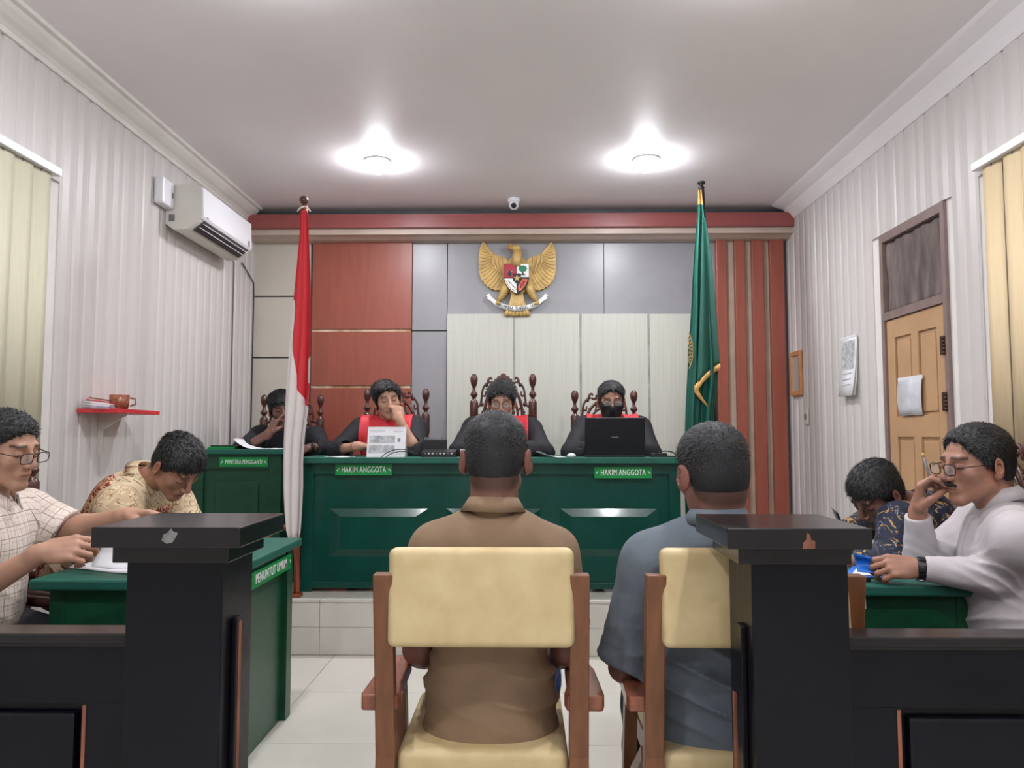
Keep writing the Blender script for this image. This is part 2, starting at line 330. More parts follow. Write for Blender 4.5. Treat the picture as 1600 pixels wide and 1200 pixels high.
# ================================================================== THE SETTING
BK = -3.2     # wall behind the photographer
def setting():
    fl = struct('floor', MB().box(WL-.1, WR+.1, BK, YB, -.12, -.012), 'grout')
    t0 = None
    for i in range(7):
        for j in range(13):
            x = -2.1+.6*i-.14; y = PY-.6*(j+1)
            if t0 is None:
                t0 = MB().box(.0015, .5985, .0015, .5985, -.014, 0, bev=.001).build('tile', 'tile', fl); t = t0
            else: t = t0.copy(); COL.objects.link(t)
            t.location = (x, y, 0)
    pl = struct('platform', MB().box(WL, WR, PY+.012, YB, -.01, PZ-.012), 'grout')
    r0 = None
    for i in range(8):
        for k in range(2):
            x = -1.126-1.2+.6*i; z0 = .0+.15*k
            r = MB().box(max(x+.001, WL), min(x+.599, WR), PY, PY+.014, z0+.001, z0+.149, bev=.001).build('tile', 'riser', pl)
    for i in range(8):
        for k in range(3):
            x = -1.126-1.2+.6*i; y0 = PY+.6*k
            MB().box(max(x+.001, WL), min(x+.599, WR), y0+(.0005 if k else -.006), min(y0+.599, YB-.01), PZ-.014, PZ, bev=.001).build('tile', 'tile', pl)
    struct('ceiling', MB().box(WL-.1, WR+.1, BK, YB, CEIL, CEIL+.12), 'ceiling')
    # side walls: ribbed plastic strips on a backing wall; openings for windows and the door
    def sidewall(name, X, s, holes):
        # s = +1: room lies towards +x of the wall
        mb = MB(); xb0, xb1 = (X-.12, X-.012) if s > 0 else (X+.012, X+.12)
        cuts = sorted([(a, b, c, d) for a, b, c, d in holes]); y = BK
        for a, b, c, d in cuts:
            mb.box(xb0, xb1, y, a, 0, CEIL)
            if c > 0: mb.box(xb0, xb1, a, b, 0, c)
            mb.box(xb0, xb1, a, b, d, CEIL); y = b
        mb.box(xb0, xb1, y, YB, 0, CEIL)
        wl = struct(name, mb, 'plain')
        W = .21; N = 14; cache = {}
        prof = [(0, -.006), (.006, -.006), (.012, 0), (.055, .004), (.09, .0015), (.102, -.003), (.108, -.003), (.12, .0015), (.155, .004), (.198, 0), (.204, -.006), (W, -.006)]
        y = YB-W
        while y > BK-.01:
            segs = [(0.0, CEIL)]
            for a, b, c, d in cuts:
                if y+W > a+.02 and y < b-.02:
                    new = []
                    for z0, z1 in segs:
                        if c > z0: new.append((z0, c))
                        if d < z1: new.append((d, z1))
                    segs = new
            for z0, z1 in segs:
                key = (round(z0, 3), round(z1, 3))
                if key not in cache:
                    m = MB(); poly = [(py, .0+d) for py, d in prof]+[(W, -.013), (0, -.013)]
                    if s > 0: m.prism([(d, py) for py, d in poly], z0, z1, 'xy')
                    else: m.prism([(-d, py) for py, d in poly], z0, z1, 'xy')
                    o = m.build('wall_strip', 'wallpvc', wl); cache[key] = o
                else: o = cache[key].copy(); COL.objects.link(o)
                o.location = (X, y, 0)
            y -= W
        return wl
    WINL = (1.85, 3.235, .95, 2.34); WINR = (1.7, 3.25, .95, 2.345); DOOR = (3.65, 4.32, 0, 2.325)
    wl = sidewall('wall_left', WL, 1, [WINL]); wr = sidewall('wall_right', WR, -1, [WINR, DOOR])
    struct('wall_front', MB().box(WL-.1, WR+.1, BK-.12, BK, 0, CEIL), 'plain')
    # crown mouldings
    p = [(0, 2.815), (.012, 2.815), (.016, 2.835), (.03, 2.85), (.05, 2.862), (.075, 2.885), (.085, 2.9), (.105, 2.905), (.11, CEIL), (0, CEIL)]
    struct('trim_1', MB().prism([(WL+a*1.0, b) for a, b in p], BK, YB-.2, 'xz'), 'moulding')
    q = [(0, 2.815), (.006, 2.815), (.03, 2.845), (.07, 2.885), (.14, 2.91), (.16, CEIL), (0, CEIL)]
    struct('trim_2', MB().prism([(WR-a, b) for a, b in q], BK, YB-.2, 'xz', sm=False), 'ceiling')
    # ---- back wall
    wb = struct('wall_back', MB().box(WL-.1, WR+.1, YB, YB+.12, 0, CEIL), 'greylam')
    YP = YB-.04
    def panel(x0, x1, y0, y1, m, Y=YP, name='wall_panel', g=.0):
        a = at(x0, y0, Y); b = at(x1, y1, Y)
        xa = at(x0, 520, Y).x; xb = at(x1, 520, Y).x
        return MB().box(xa+g, xb-g, Y, YB, max(b.z, PZ)+g, a.z-g, bev=.002).build(name, m, wb)
    lx0 = WL; ax = at(484, 500, YP).x
    for y0, y1 in ((368, 462), (464.5, 557.5), (560, 872)):
        a = at(395, y0, YP); b = at(485, y1, YP); MB().box(WL, ax, YP, YB, max(b.z, PZ), a.z, bev=.002).build('wall_panel', 'beige', wb)
    for y0, y1 in ((366, 514), (518.5, 602), (606.5, 872)): panel(487, 643, y0, y1, 'redlam', Y=YP-.02)
    for y in (516.2, 604.2): panel(487, 642, y-2.2, y+2.2, 'creamstrip', Y=YP-.008, name='joint_strip')
    for y0, y1 in ((372, 516), (518, 872)): panel(644, 698, y0, y1, 'greylam')
    panel(699, 944, 372, 492, 'greylam'); panel(944.6, 1119, 372, 492, 'greylam')
    for x0, x1 in ((698.5, 801.5), (804.5, 905.5), (908.5, 1012), (1015, 1118.5)):
        o = panel(x0, x1, 490.5, 872, 'whitelam', Y=YP-.02)
    for x in (803, 907, 1013.5): panel(x-2, x+2, 490, 872, 'greystrip', Y=YP-.0205, name='joint_strip')
    # red and tan slats at the right end
    for x0, x1 in ((1120, 1136), (1149, 1165), (1176, 1194), (1204, 1226)):
        a = at(x0, 369, YP-.05); b = at(x1, 872, YP-.05)
        xa, xb = at(x0, 450, YP-.05).x, at(x1, 450, YP-.05).x; MB().box(xa, min(xb, WR), YP-.05, YB, PZ, a.z, bev=.004).build('slat', 'redlam', wb)
    for x0, x1 in ((1136, 1149), (1165, 1176), (1194, 1204)):
        a = at(x0, 369, YP-.01); b = at(x1, 872, YP-.01)
        xa, xb = at(x0, 450, YP-.01).x, at(x1, 450, YP-.01).x; MB().box(xa, xb, YP-.01, YB, PZ, a.z, bev=.002).build('tan_slat', 'tan', wb)
    # beam below the ceiling
    a = at(820, 333, 5.66); b = at(820, 354.5, 5.66)
    struct('trim_3', MB().box(WL, WR, 5.66, YB, b.z, a.z, bev=.003), 'redbeam')
    struct('trim_4', MB().box(WL, WR, 5.8, YB, a.z, CEIL), 'tealdark')
    c0 = b.z
    struct('trim_5', MB().prism([(5.70, c0), (5.70, c0-.028), (5.69, c0-.032), (5.69, c0-.045), (5.73, c0-.05), (5.78, c0-.066), (YB, c0-.072), (YB, c0)], WL, WR, 'yz'), 'cream')
    # ---- windows with frames and panes behind the blinds
    def window(n, X, s, ho):
        y0, y1, z0, z1 = ho; d = .06
        xa, xb = (X-.1, X-.015) if s > 0 else (X+.015, X+.1)
        m = MB(); t = .05
        m.box(xa, xb, y0, y0+t, z0, z1).box(xa, xb, y1-t, y1, z0, z1).box(xa, xb, y0+t, y1-t, z0, z0+t).box(xa, xb, y0+t, y1-t, z1-t, z1)
        ym = (y0+y1)/2; m.box(xa, xb, ym-.025, ym+.025, z0+t, z1-t)
        wn = struct('window_%d' % n, m, 'frame'); xm = (xa+xb)/2
        for a, b in ((y0+t, ym-.025), (ym+.025, y1-t)): MB().box(xm-.003, xm+.003, a, b, z0+t, z1-t).build('pane', 'darkpane', wn)
        tag(wn, kind='structure')
    nt = NT('dark window pane'); nt.b.inputs['Base Color'].default_value = rgb(60, 44, 34); nt.b.inputs['Roughness'].default_value = .08; M['darkpane'] = nt.m
    window(1, WL, 1, WINL); window(2, WR, -1, WINR)
    # blinds
    def blind(label, X, s, y0, y1, z0, z1, m, vw, gaps, ang):
        t = thing('vertical_blind', label, 'blind', (X+s*.04, y0, z1))
        xa, xb = sorted((X+s*.005, X+s*.065))
        MB().box(xa, xb, y0-.06, y1+.045, z1+.0, z1+.035, bev=.003).build('headrail', 'whiteplastic', t)
        y = y1-vw/2; k = 0
        while y > y0-.05:
            c = cos(ang); sn = sin(ang); g = []
            for zz in (z0, z1): 
                row = []
                for i in range(5):
                    u = (i/4-.5)*vw; row.append((X+s*(.036+.004*cos(i/4*pi-pi/2))+u*sn*s, y+u*c, zz))
                g.append(row)
            o = MB().sheet(g).build('vane', m, t); solid(o, .0012)
            MB().box(X+s*.036-.006, X+s*.036+.006, y-.006, y+.006, z1-.012, z1+.002).build('vane_hook', 'grey', t)
            y -= vw*(gaps[k % len(gaps)]); k += 1
        return t
    blind('closed pale cream vertical blind on the left wall above the man in the checked shirt', WL, 1, 1.9, 3.235, 1.0, 2.335, 'blind', .127, (.94,), .12)
    blind('warm cream vertical blind with dark gaps at the right edge of the room', WR, -1, 1.75, 3.265, 1.0, 2.345, 'blindwarm', .115, (1.22, .98, .98, .98, .98), .1)
    # ---- door
    y0, y1, _, z1 = DOOR; dr = MB(); t = .035
    X = WR
    dr.box(X-.006, X+.1, y0, y0+t, 0, z1, bev=.002).box(X-.006, X+.1, y1-t, y1, 0, z1, bev=.002).box(X-.006, X+.1, y0+t, y1-t, z1-.05, z1, bev=.002)
    dr.box(X-.006, X+.1, y0+t, y1-t, 1.835, 1.88, bev=.002)
    d = struct('door_1', dr, 'frame')
    MB().box(X+.03, X+.036, y0+t, y1-t, 1.88, z1-.05).build('transom_pane', 'darkpane', d)
    g = []
    for i in range(22):
        zz = 1.882+(z1-.052-1.882)*i/21
        g.append([(X+.02+.005*sin(j*1.3+i*.25)+.004*sin(j*.6-i*.4), y0+t+.004+(y1-y0-2*t-.008)*j/30, zz) for j in range(31)])
    o = MB().sheet(g).build('transom_cloth', 'gauze', d); solid(o, .001)
    lf = MB(); ya, yb = y0+t+.003, y1-t-.003; xf = X+.006
    lf.box(xf+.012, xf+.038, ya, yb, .005, 1.832)
    st = .085; zs = [(.005, .16), (.86, .96), (1.02+.14, 1.02+.24), (1.735, 1.832)]
    zr = [(.005, .2), (.60, .68), (1.19, 1.30), (1.73, 1.832)]
    ym = (ya+yb)/2
    lf.box(xf, xf+.012, ya, ya+st, .005, 1.832, bev=.002).box(xf, xf+.012, yb-st, yb, .005, 1.832, bev=.002).box(xf, xf+.012, ym-.035, ym+.035, .005, 1.832, bev=.002)
    for a, b in zr:
        lf.box(xf, xf+.012, ya+st, ym-.035, a, b, bev=.002).box(xf, xf+.012, ym+.035, yb-st, a, b, bev=.002)
    leaf = lf.build('door_leaf', 'doorleaf', d)
    for a, b in ((ya+st, ym-.035), (ym+.035, yb-st)):
        for c, e in ((.2, .60), (.68, 1.19), (1.30, 1.73)):
            MB().box(xf+.004, xf+.013, a+.018, b-.018, c+.018, e-.018, bev=.006).build('door_panel', 'doorleaf', leaf)
    for z in (1.63, 1.36, .3): 
        m = MB()
        for k in range(5): m.lathe([(.008, 0), (.008, .016)], 10, (X-.008, y0+.03, z+k*.018-.045))
        m.box(X-.009, X-.005, y0+.03, y0+.065, z-.045, z+.045); m.build('hinge', 'hinge', d)
    m = MB(); m.lathe([(.022, 0), (.022, .004), (.01, .01), (.01, .035), (.024, .045), (.026, .06), (.015, .07)], 14, (0, 0, 0)); 
    rot = Matrix.Translation((xf, yb-.045, .92)) @ Matrix.Rotation(-pi/2, 4, 'Y'); m2 = MB(); m2.add(m.v, m.f, 0, True, rot); m2.build('door_knob', 'steel', d)
setting()
def downlights():
    for i, (x, y, p) in enumerate(LAMPS):
        lab = ['glowing round ceiling lamp above the red and white flag side of the bench', 'glowing round ceiling lamp beside the green flag, the brighter of the two in view'][i] if i < 2 else ['round ceiling lamp above the left table', 'round ceiling lamp above the right table', 'round ceiling lamp above the left side of the public area', 'round ceiling lamp above the right side of the public area', 'round ceiling lamp by the rear wall, left side', 'round ceiling lamp by the rear wall, right side'][i-2]
        t = thing('ceiling_lamp', lab, 'lamp', (x, y, CEIL), 'round lamps on the ceiling')
        MB().lathe([(.084, 0), (.086, -.008), (.078, -.016), (.066, -.018), (.066, -.014), (.06, -.012)], 28, (x, y, CEIL)).build('lamp_ring', 'whiteplastic', t)
        MB().lathe([(.056, -.014), (.066, -.026), (.068, -.044), (.062, -.060), (.044, -.074), (.02, -.080), (.001, -.082)], 28, (x, y, CEIL)).build('diffuser', 'lampwhite', t)
downlights()

# ================================================================== FURNITURE
def sign(parent, body, c, right, up, wd, ht, size, xs=.6):
    right = Vector(right).normalized(); up = Vector(up).normalized(); n = right.cross(up); c = Vector(c)
    mt = Matrix((right.to_4d(), up.to_4d(), n.to_4d(), (0, 0, 0, 1))).transposed(); mt[3][3] = 1
    for i in range(3): mt[i][3] = c[i]; mt[3][i] = 0
    m = MB(); m.box(-wd/2, wd/2, -ht/2, ht/2, -.004, .004, bev=.001, mtx=mt); o = m.build('name_sign', 'sign', parent)
    text('lettering', body, size, 'white', o, c+n*.0045, right, up, xs=xs, bold=.009)
    for s in (-1, 1):
        m = MB()
        for k in range(3):
            a = s*(wd/2-.016+.004*(k-1)); r = .0045
            m.prism([(a-r, .006-.005*k), (a, .009-.005*k), (a+r, .006-.005*k), (a, .003-.005*k)], .0045, .0055, 'xy', mtx=mt)
        m.build('sign_leaf', 'white', o)
    return o
TOP = 1.072
def bench():
    t = thing('judges_bench', 'long dark green panelled bench of the judges on the platform', 'bench', (-.2, 4.47, PZ))
    xl = at(460, 716, 4.42).x; xr = at(1071, 716, 4.42).x; Y0 = 4.42; Y1 = 5.02
    MB().box(xl, xr, Y0, Y1, TOP-.034, TOP, bev=.004).build('bench_top', 'greentop', t)
    bl = at(471, 800, 4.47).x; br = at(1064, 800, 4.47).x; Yf = 4.47
    za = at(800, 741, 4.47).z
    m = MB().box(bl, br, Yf+.02, Yf+.045, PZ+.02, TOP-.034)
    m.box(bl, bl+.065, Yf, Yf+.03, PZ, TOP-.034, bev=.002).box(br-.065, br, Yf, Yf+.03, PZ, TOP-.034, bev=.002)
    m.box(bl+.065, br-.065, Yf, Yf+.03, za, TOP-.034, bev=.002).box(bl+.065, br-.065, Yf+.004, Yf+.03, PZ+.02, PZ+.055, bev=.002)
    m.build('front_frame', 'green', t)
    for x in (bl, br-.025): MB().box(x, x+.025, Yf+.045, Y1-.04, PZ, TOP-.034).build('side_panel', 'green', t)
    for x0, x1 in ((514, 667), (697, 846), (875, 1029)):
        a = at(x0, 795, Yf); b = at(x1, 871, Yf); X0, X1, Z1, Z0 = a.x, b.x, a.z, b.z; d = .045; h = .022
        vs = [(X0, Yf+.02, Z0), (X1, Yf+.02, Z0), (X1, Yf+.02, Z1), (X0, Yf+.02, Z1)]
        vs += [(X0+d*1.5, Yf+.02-h, Z0+d), (X1-d*1.5, Yf+.02-h, Z0+d), (X1-d*1.5, Yf+.02-h, Z1-d), (X0+d*1.5, Yf+.02-h, Z1-d)]
        MB().add(vs, [(4, 5, 6, 7), (0, 1, 5, 4), (1, 2, 6, 5), (2, 3, 7, 6), (3, 0, 4, 7)]).build('raised_panel', 'green', t)
    for px, py in ((568.5, 734), (973.5, 738.5)):
        c = at(px, py, Yf-.005); sign(t, 'HAKIM ANGGOTA', c, (1, 0, 0), (0, 0, 1), 89*Yf/1200, 17.5*Yf/1200, .049, .60)
bench()
def clerk_desk():
    t = thing('clerk_desk', 'green clerk desk on the platform against the left wall', 'desk', (-1.8, 4.8, PZ))
    Y0 = 4.7; xr = at(447, 720, Y0).x; zt = at(400, 702, Y0).z
    MB().box(WL+.02, xr+.0, Y0-.03, Y0+.52, zt-.03, zt, bev=.004).build('desk_top', 'greentop', t)
    m = MB().box(WL+.06, xr-.03, Y0+.02, Y0+.045, PZ, zt-.03)
    m.box(WL+.06, WL+.13, Y0, Y0+.03, PZ, zt-.03, bev=.002).box(xr-.1, xr-.03, Y0, Y0+.03, PZ, zt-.03, bev=.002).box(WL+.13, xr-.1, Y0, Y0+.03, zt-.12, zt-.03, bev=.002)
    m.build('front_panel', 'green2', t)
    MB().box(WL+.2, xr-.17, Y0+.008, Y0+.03, zt-.42, zt-.2, bev=.006).build('raised_panel', 'green2', t)
    for x in (WL+.06, xr-.055): MB().box(x, x+.025, Y0+.045, Y0+.48, PZ, zt-.03).build('side_panel', 'green2', t)
    sign(t, 'PANITERA PENGGANTI', at(381, 722, Y0-.005), (1, 0, 0), (0, 0, 1), 76*Y0/1200, 15*Y0/1200, .037, .56)
    return zt
CTOP = clerk_desk()
TT = .75
def party_tables():
    t = thing('prosecutor_table', 'green table at left with a small green sign on its inner side', 'table', (-1.25, 2.9, 0))
    x0, x1, y0, y1 = -1.549, -.98, 2.405, 3.404
    MB().box(x0, x1, y0, y1, TT-.034, TT, bev=.007).build('table_top', 'greentop', t)
    m = MB().box(x1-.085, x1-.055, y0+.05, y1-.04, .0, TT-.034, bev=.002); m.build('side_panel', 'green2', t)
    MB().box(x0+.045, x1-.085, y0+.05, y0+.075, .08, TT-.034, bev=.002).build('end_panel', 'green2', t)
    MB().box(x0+.06, x1-.045, y1-.075, y1-.05, .0, TT-.034, bev=.002).build('end_panel', 'green2', t)
    MB().box(x1-.11, x1-.03, y1-.1, y1-.03, 0, TT-.034, bev=.003).build('corner_post', 'green2', t)
    for a, b in ((x0+.04, y0+.046), (x0+.04, y1-.11)): MB().box(a, a+.05, b, b+.06, 0, TT-.034, bev=.003).build('leg', 'green2', t)
    p0 = atX(402, 893, x1-.02); p1 = atX(445, 868, x1-.02); c = (p0+p1)/2
    sign(t, 'PENUNTUT UMUM', (x1-.022, c.y, TT-.085), (0, 1, 0), (0, 0, 1), .5, .062, .05, .85)
    MB().box(x1-.055, x1-.026, c.y-.2, c.y+.2, TT-.075, TT-.04).build('sign_batten', 'green2', t)
    t = thing('defence_table', 'green table at right holding the blue folder', 'table', (1.13, 2.9, 0))
    x0, x1, y0, y1 = .86, 1.425, 2.36, 3.36
    MB().box(x0, x1, y0, y1, TT-.034, TT, bev=.007).build('table_top', 'greentop', t)
    MB().box(x0+.045, x1-.05, y0+.05, y0+.075, .02, TT-.034, bev=.002).build('end_panel', 'green2', t)
    MB().box(x0+.045, x1-.05, y1-.075, y1-.05, .02, TT-.034, bev=.002).build('end_panel', 'green2', t)
    MB().box(x0+.04, x0+.07, y0+.05, y1-.05, .02, TT-.034, bev=.002).build('side_panel', 'green2', t)
    for a in (x0+.042, x1-.107):
        for b in (y0+.046, y1-.106): MB().box(a, a+.06, b, b+.06, 0, TT-.034, bev=.003).build('leg', 'green2', t)
    a = at(1341, 935, y0+.048); b = at(1353, 951, y0+.048)
    tag(MB().box(a.x, b.x, y0+.046, y0+.05, b.z, a.z).build('paper_label', 'paper', t), 'small blank white label')
party_tables()

# ---- black railing with pillars
def railing(side):
    L = side < 0
    lab = 'black lacquered railing with %s, in the foreground at %s' % (('a pale chip on its pillar cap', 'left') if L else ('an orange chip on its pillar cap', 'right'))
    t = thing('railing', lab, 'railing', (-.74 if L else .57, 1.7, 0), 'black railings either side of the aisle')
    sx0, sx1 = (-.889, -.582) if L else (.409, .70)
    Yf, Yk = 1.575, 1.865; zt = 1.012
    MB().box(sx0, sx1, Yf, Yk, zt-.042, zt, bev=.0025).build('pillar_cap', 'blacktop', t)
    tx0, tx1 = (-.862, -.618) if L else (.44, .672)
    MB().box(tx0, tx1, Yf+.035, Yk-.035, zt-.078, zt-.042, bev=.002).build('cap_moulding', 'blacktop', t)
    px0, px1 = (-.848, -.642) if L else (.476, .678)
    Yp = 1.645
    MB().box(px0, px1, Yp, Yk-.04, 0, zt-.078, bev=.0025).build('pillar_shaft', 'black', t)
    MB().box(px0-.012, px1+.012, Yp-.012, Yk-.028, 0, .12, bev=.004).build('pillar_base', 'black', t)
    # strip on the inner face of the pillar
    xi = px1 if L else px0; s = 1 if L else -1
    a, b = sorted((xi, xi+s*.012))
    def yz(px, py): return atX(px, py, xi)
    if L:
        MB().box(a, b, 1.70, 1.735, .25, .80, bev=.002).build('stop_strip', 'black', t)
        tag(MB().box(b-.002, b+.001, 1.712, 1.728, .42, .79, bev=.0004).build('worn_edge', 'rawwood', t), 'bare red brown wood strip')
    else:
        MB().box(a, b, 1.69, 1.73, .25, .79, bev=.002).build('stop_strip', 'black', t)
        tag(MB().box(a-.001, a+.004, 1.745, 1.765, .45, .63, bev=.0004).build('worn_edge', 'rawwood', t), 'bare orange wood strip')
    # chip on the cap's front edge
    c = at(265, 838, Yf) if L else at(1263, 848, Yf)
    sh = [(-.016, -.008), (-.006, -.015), (.006, -.013), (.013, -.002), (.017, .007), (.007, .01), (.003, .016), (-.004, .008), (-.013, .003)] if L else [(-.012, -.012), (.013, -.012), (.014, .002), (.009, .006), (.007, .002), (.003, .017), (-.003, .02), (-.004, .006), (-.01, .0)]
    tag(MB().prism([(c.x+u, c.z+v) for u, v in sh], Yf-.0006, Yf+.001, 'xz').build('paint_chip', 'chip' if L else 'rawwood', t), 'chipped paint')
    # rail
    xa, xb = (WL+.015, px0) if L else (px1, WR-.015); zr = .776
    MB().box(xa, xb, 1.66, 1.74, zr-.02, zr, bev=.004).build('hand_rail', 'blacktop', t)
    MB().box(xa, xb, 1.672, 1.73, zr-.03, zr-.02, bev=.002).build('rail_moulding', 'blacktop', t)
    xm = px0-.10 if L else px1+.112
    xp0, xp1 = (xa+.08, xm) if L else (xm, xb-.08)
    m = MB().box(xa, xb, 1.705, 1.72, .06, zr-.03)
    m.box(xa, xb, 1.68, 1.705, .625, zr-.03, bev=.0015).box(xa, xb, 1.68, 1.705, .06, .16, bev=.0015)
    if L: m.box(xm, xb, 1.68, 1.705, .16, .625, bev=.0015).box(xa, xp0, 1.68, 1.705, .16, .625, bev=.0015)
    else: m.box(xa, xm, 1.68, 1.705, .16, .625, bev=.0015).box(xp1, xb, 1.68, 1.705, .16, .625, bev=.0015)
    m.build('rail_board', 'black', t)
    e = xm if L else xm
    tag(MB().box(e-.004, e+.004, 1.678, 1.69, .16, .62, bev=.0005).build('worn_edge', 'rawwood', t), 'worn bare wood edge')
    n = 2; wd = (xp1-xp0)/n
    for k in range(n):
        q0 = xp0+wd*k+.018; q1 = xp0+wd*(k+1)-.018
        if k: MB().box(xp0+wd*k-.018, xp0+wd*k+.018, 1.68, 1.705, .16, .625, bev=.0015).build('stile', 'black', t)
        MB().box(q0+.006, q1-.006, 1.686, 1.706, .185, .602, bev=.008).build('raised_panel', 'black', t)
railing(-1); railing(1)

# ---- visitors' chairs with cream cushions
def cushion_mesh(wd, dp, ht, r=.02, wr=.0, seed=0, n=14):
    bm = bmesh.new(); bmesh.ops.create_cube(bm, size=1)
    bmesh.ops.bevel(bm, geom=list(bm.edges), offset=.12, segments=4, profile=.5, affect='EDGES')
    for v in bm.verts:
        c = v.co
        def f(t, L): # keep the bevel radius r in every direction
            s = 1 if t > 0 else -1; a = abs(t)
            return s*((L/2-r)*min(a/.38, 1)+(max(a-.38, 0)/.12)*r)
        v.co = Vector((f(c.x, wd), f(c.y, dp), f(c.z, ht)))
    bmesh.ops.subdivide_edges(bm, edges=[e for e in bm.edges if e.calc_length() > .05], cuts=n, use_grid_fill=True)
    for v in bm.verts:
        c = v.co
        if wr and c.y < 0:
            u = c.x/wd+.5; z = c.z/ht+.5
            v.co.y += wr*sin((z*9+u*16)*1.2+seed)*max(0, 1-u*2.6)*max(0, z-.15)+wr*.5*sin(u*14+seed)*sin(z*3.1)
    return bm
def guest_chair():
    t = thing('guest_chair', 'cream cushioned chair under the man in the brown polo', 'chair', (0, 0, 0), 'cream chairs behind the aisle')
    # local: seat faces +y, origin between the legs; upper back at y=-.02, at seat level y=.07
    B = 0
    for s in (-1, 1):
        x = s*.236; e = (.0235)
        q = [(-.012, .867), (.028, .867), (.065, .62), (.095, .42), (.06, .2), (.0, 0), (-.04, 0), (.02, .2), (.05, .42), (.024, .62)]
        m = MB().prism(q, x-e, x+e, 'yz'); o = m.build('back_post', 'chairwood', t, world=False)
        md = o.modifiers.new('b', 'BEVEL'); md.width = .003; md.segments = 2
    m = MB(); m.bm(cushion_mesh(.446, .055, .232, .018, .006), 0, True, Matrix.Translation((0, .012, .812)) @ Matrix.Rotation(radians(-4), 4, 'X'))
    m.build('back_cushion', 'vinyl', t, world=False)
    m = MB(); m.bm(cushion_mesh(.425, .46, .075, .022, 0), 0, True, Matrix.Translation((0, .30, .388))); m.build('seat_cushion', 'vinyl', t, world=False)
    m = MB(); m.box(-.215, .215, .08, .10, .30, .36, bev=.002).box(-.215, .215, .49, .51, .30, .36, bev=.002).box(-.215, -.19, .08, .51, .30, .36, bev=.002).box(.19, .215, .08, .51, .30, .36, bev=.002)
    m.build('seat_frame', 'chairwood', t, world=False)
    for s in (-1, 1):
        x = s*.26
        m = MB(); pl = [(-.045, -.005), (.043, -.005), (.048, .02), (.042, .22), (.02, .33), (-.01, .345), (-.035, .31), (-.04, .1), (-.05, .03)]
        if s < 0: pl = [(-a, b) for a, b in pl][::-1]
        m.prism(pl, .528, .566, 'xy', mtx=Matrix.Translation((s*.252, .055, 0))); o = m.build('armrest', 'armwood', t, world=False)
        md = o.modifiers.new('b', 'BEVEL'); md.width = .006; md.segments = 3
        m = MB(); x = s*.25; m.prism([(.33, .53), (.37, .53), (.50, 0), (.46, 0)], x-.018, x+.018, 'yz'); o = m.build('front_leg', 'chairwood', t, world=False)
        m = MB(); m.prism([(.09, .40), (.10, .43), (.44, .2), (.43, .16)], x-.012, x+.012, 'yz'); m.build('side_brace', 'chairwood', t, world=False)
    return t
gc = guest_chair(); gc.location = (-.105, 1.868, 0)
g2 = dup(gc); g2.location = (.549, 1.868, 0); g2['label'] = 'cream cushioned chair under the man in the blue grey shirt, partly behind the right railing'
gc['group'] = g2['group'] = 'cream chairs at the centre'

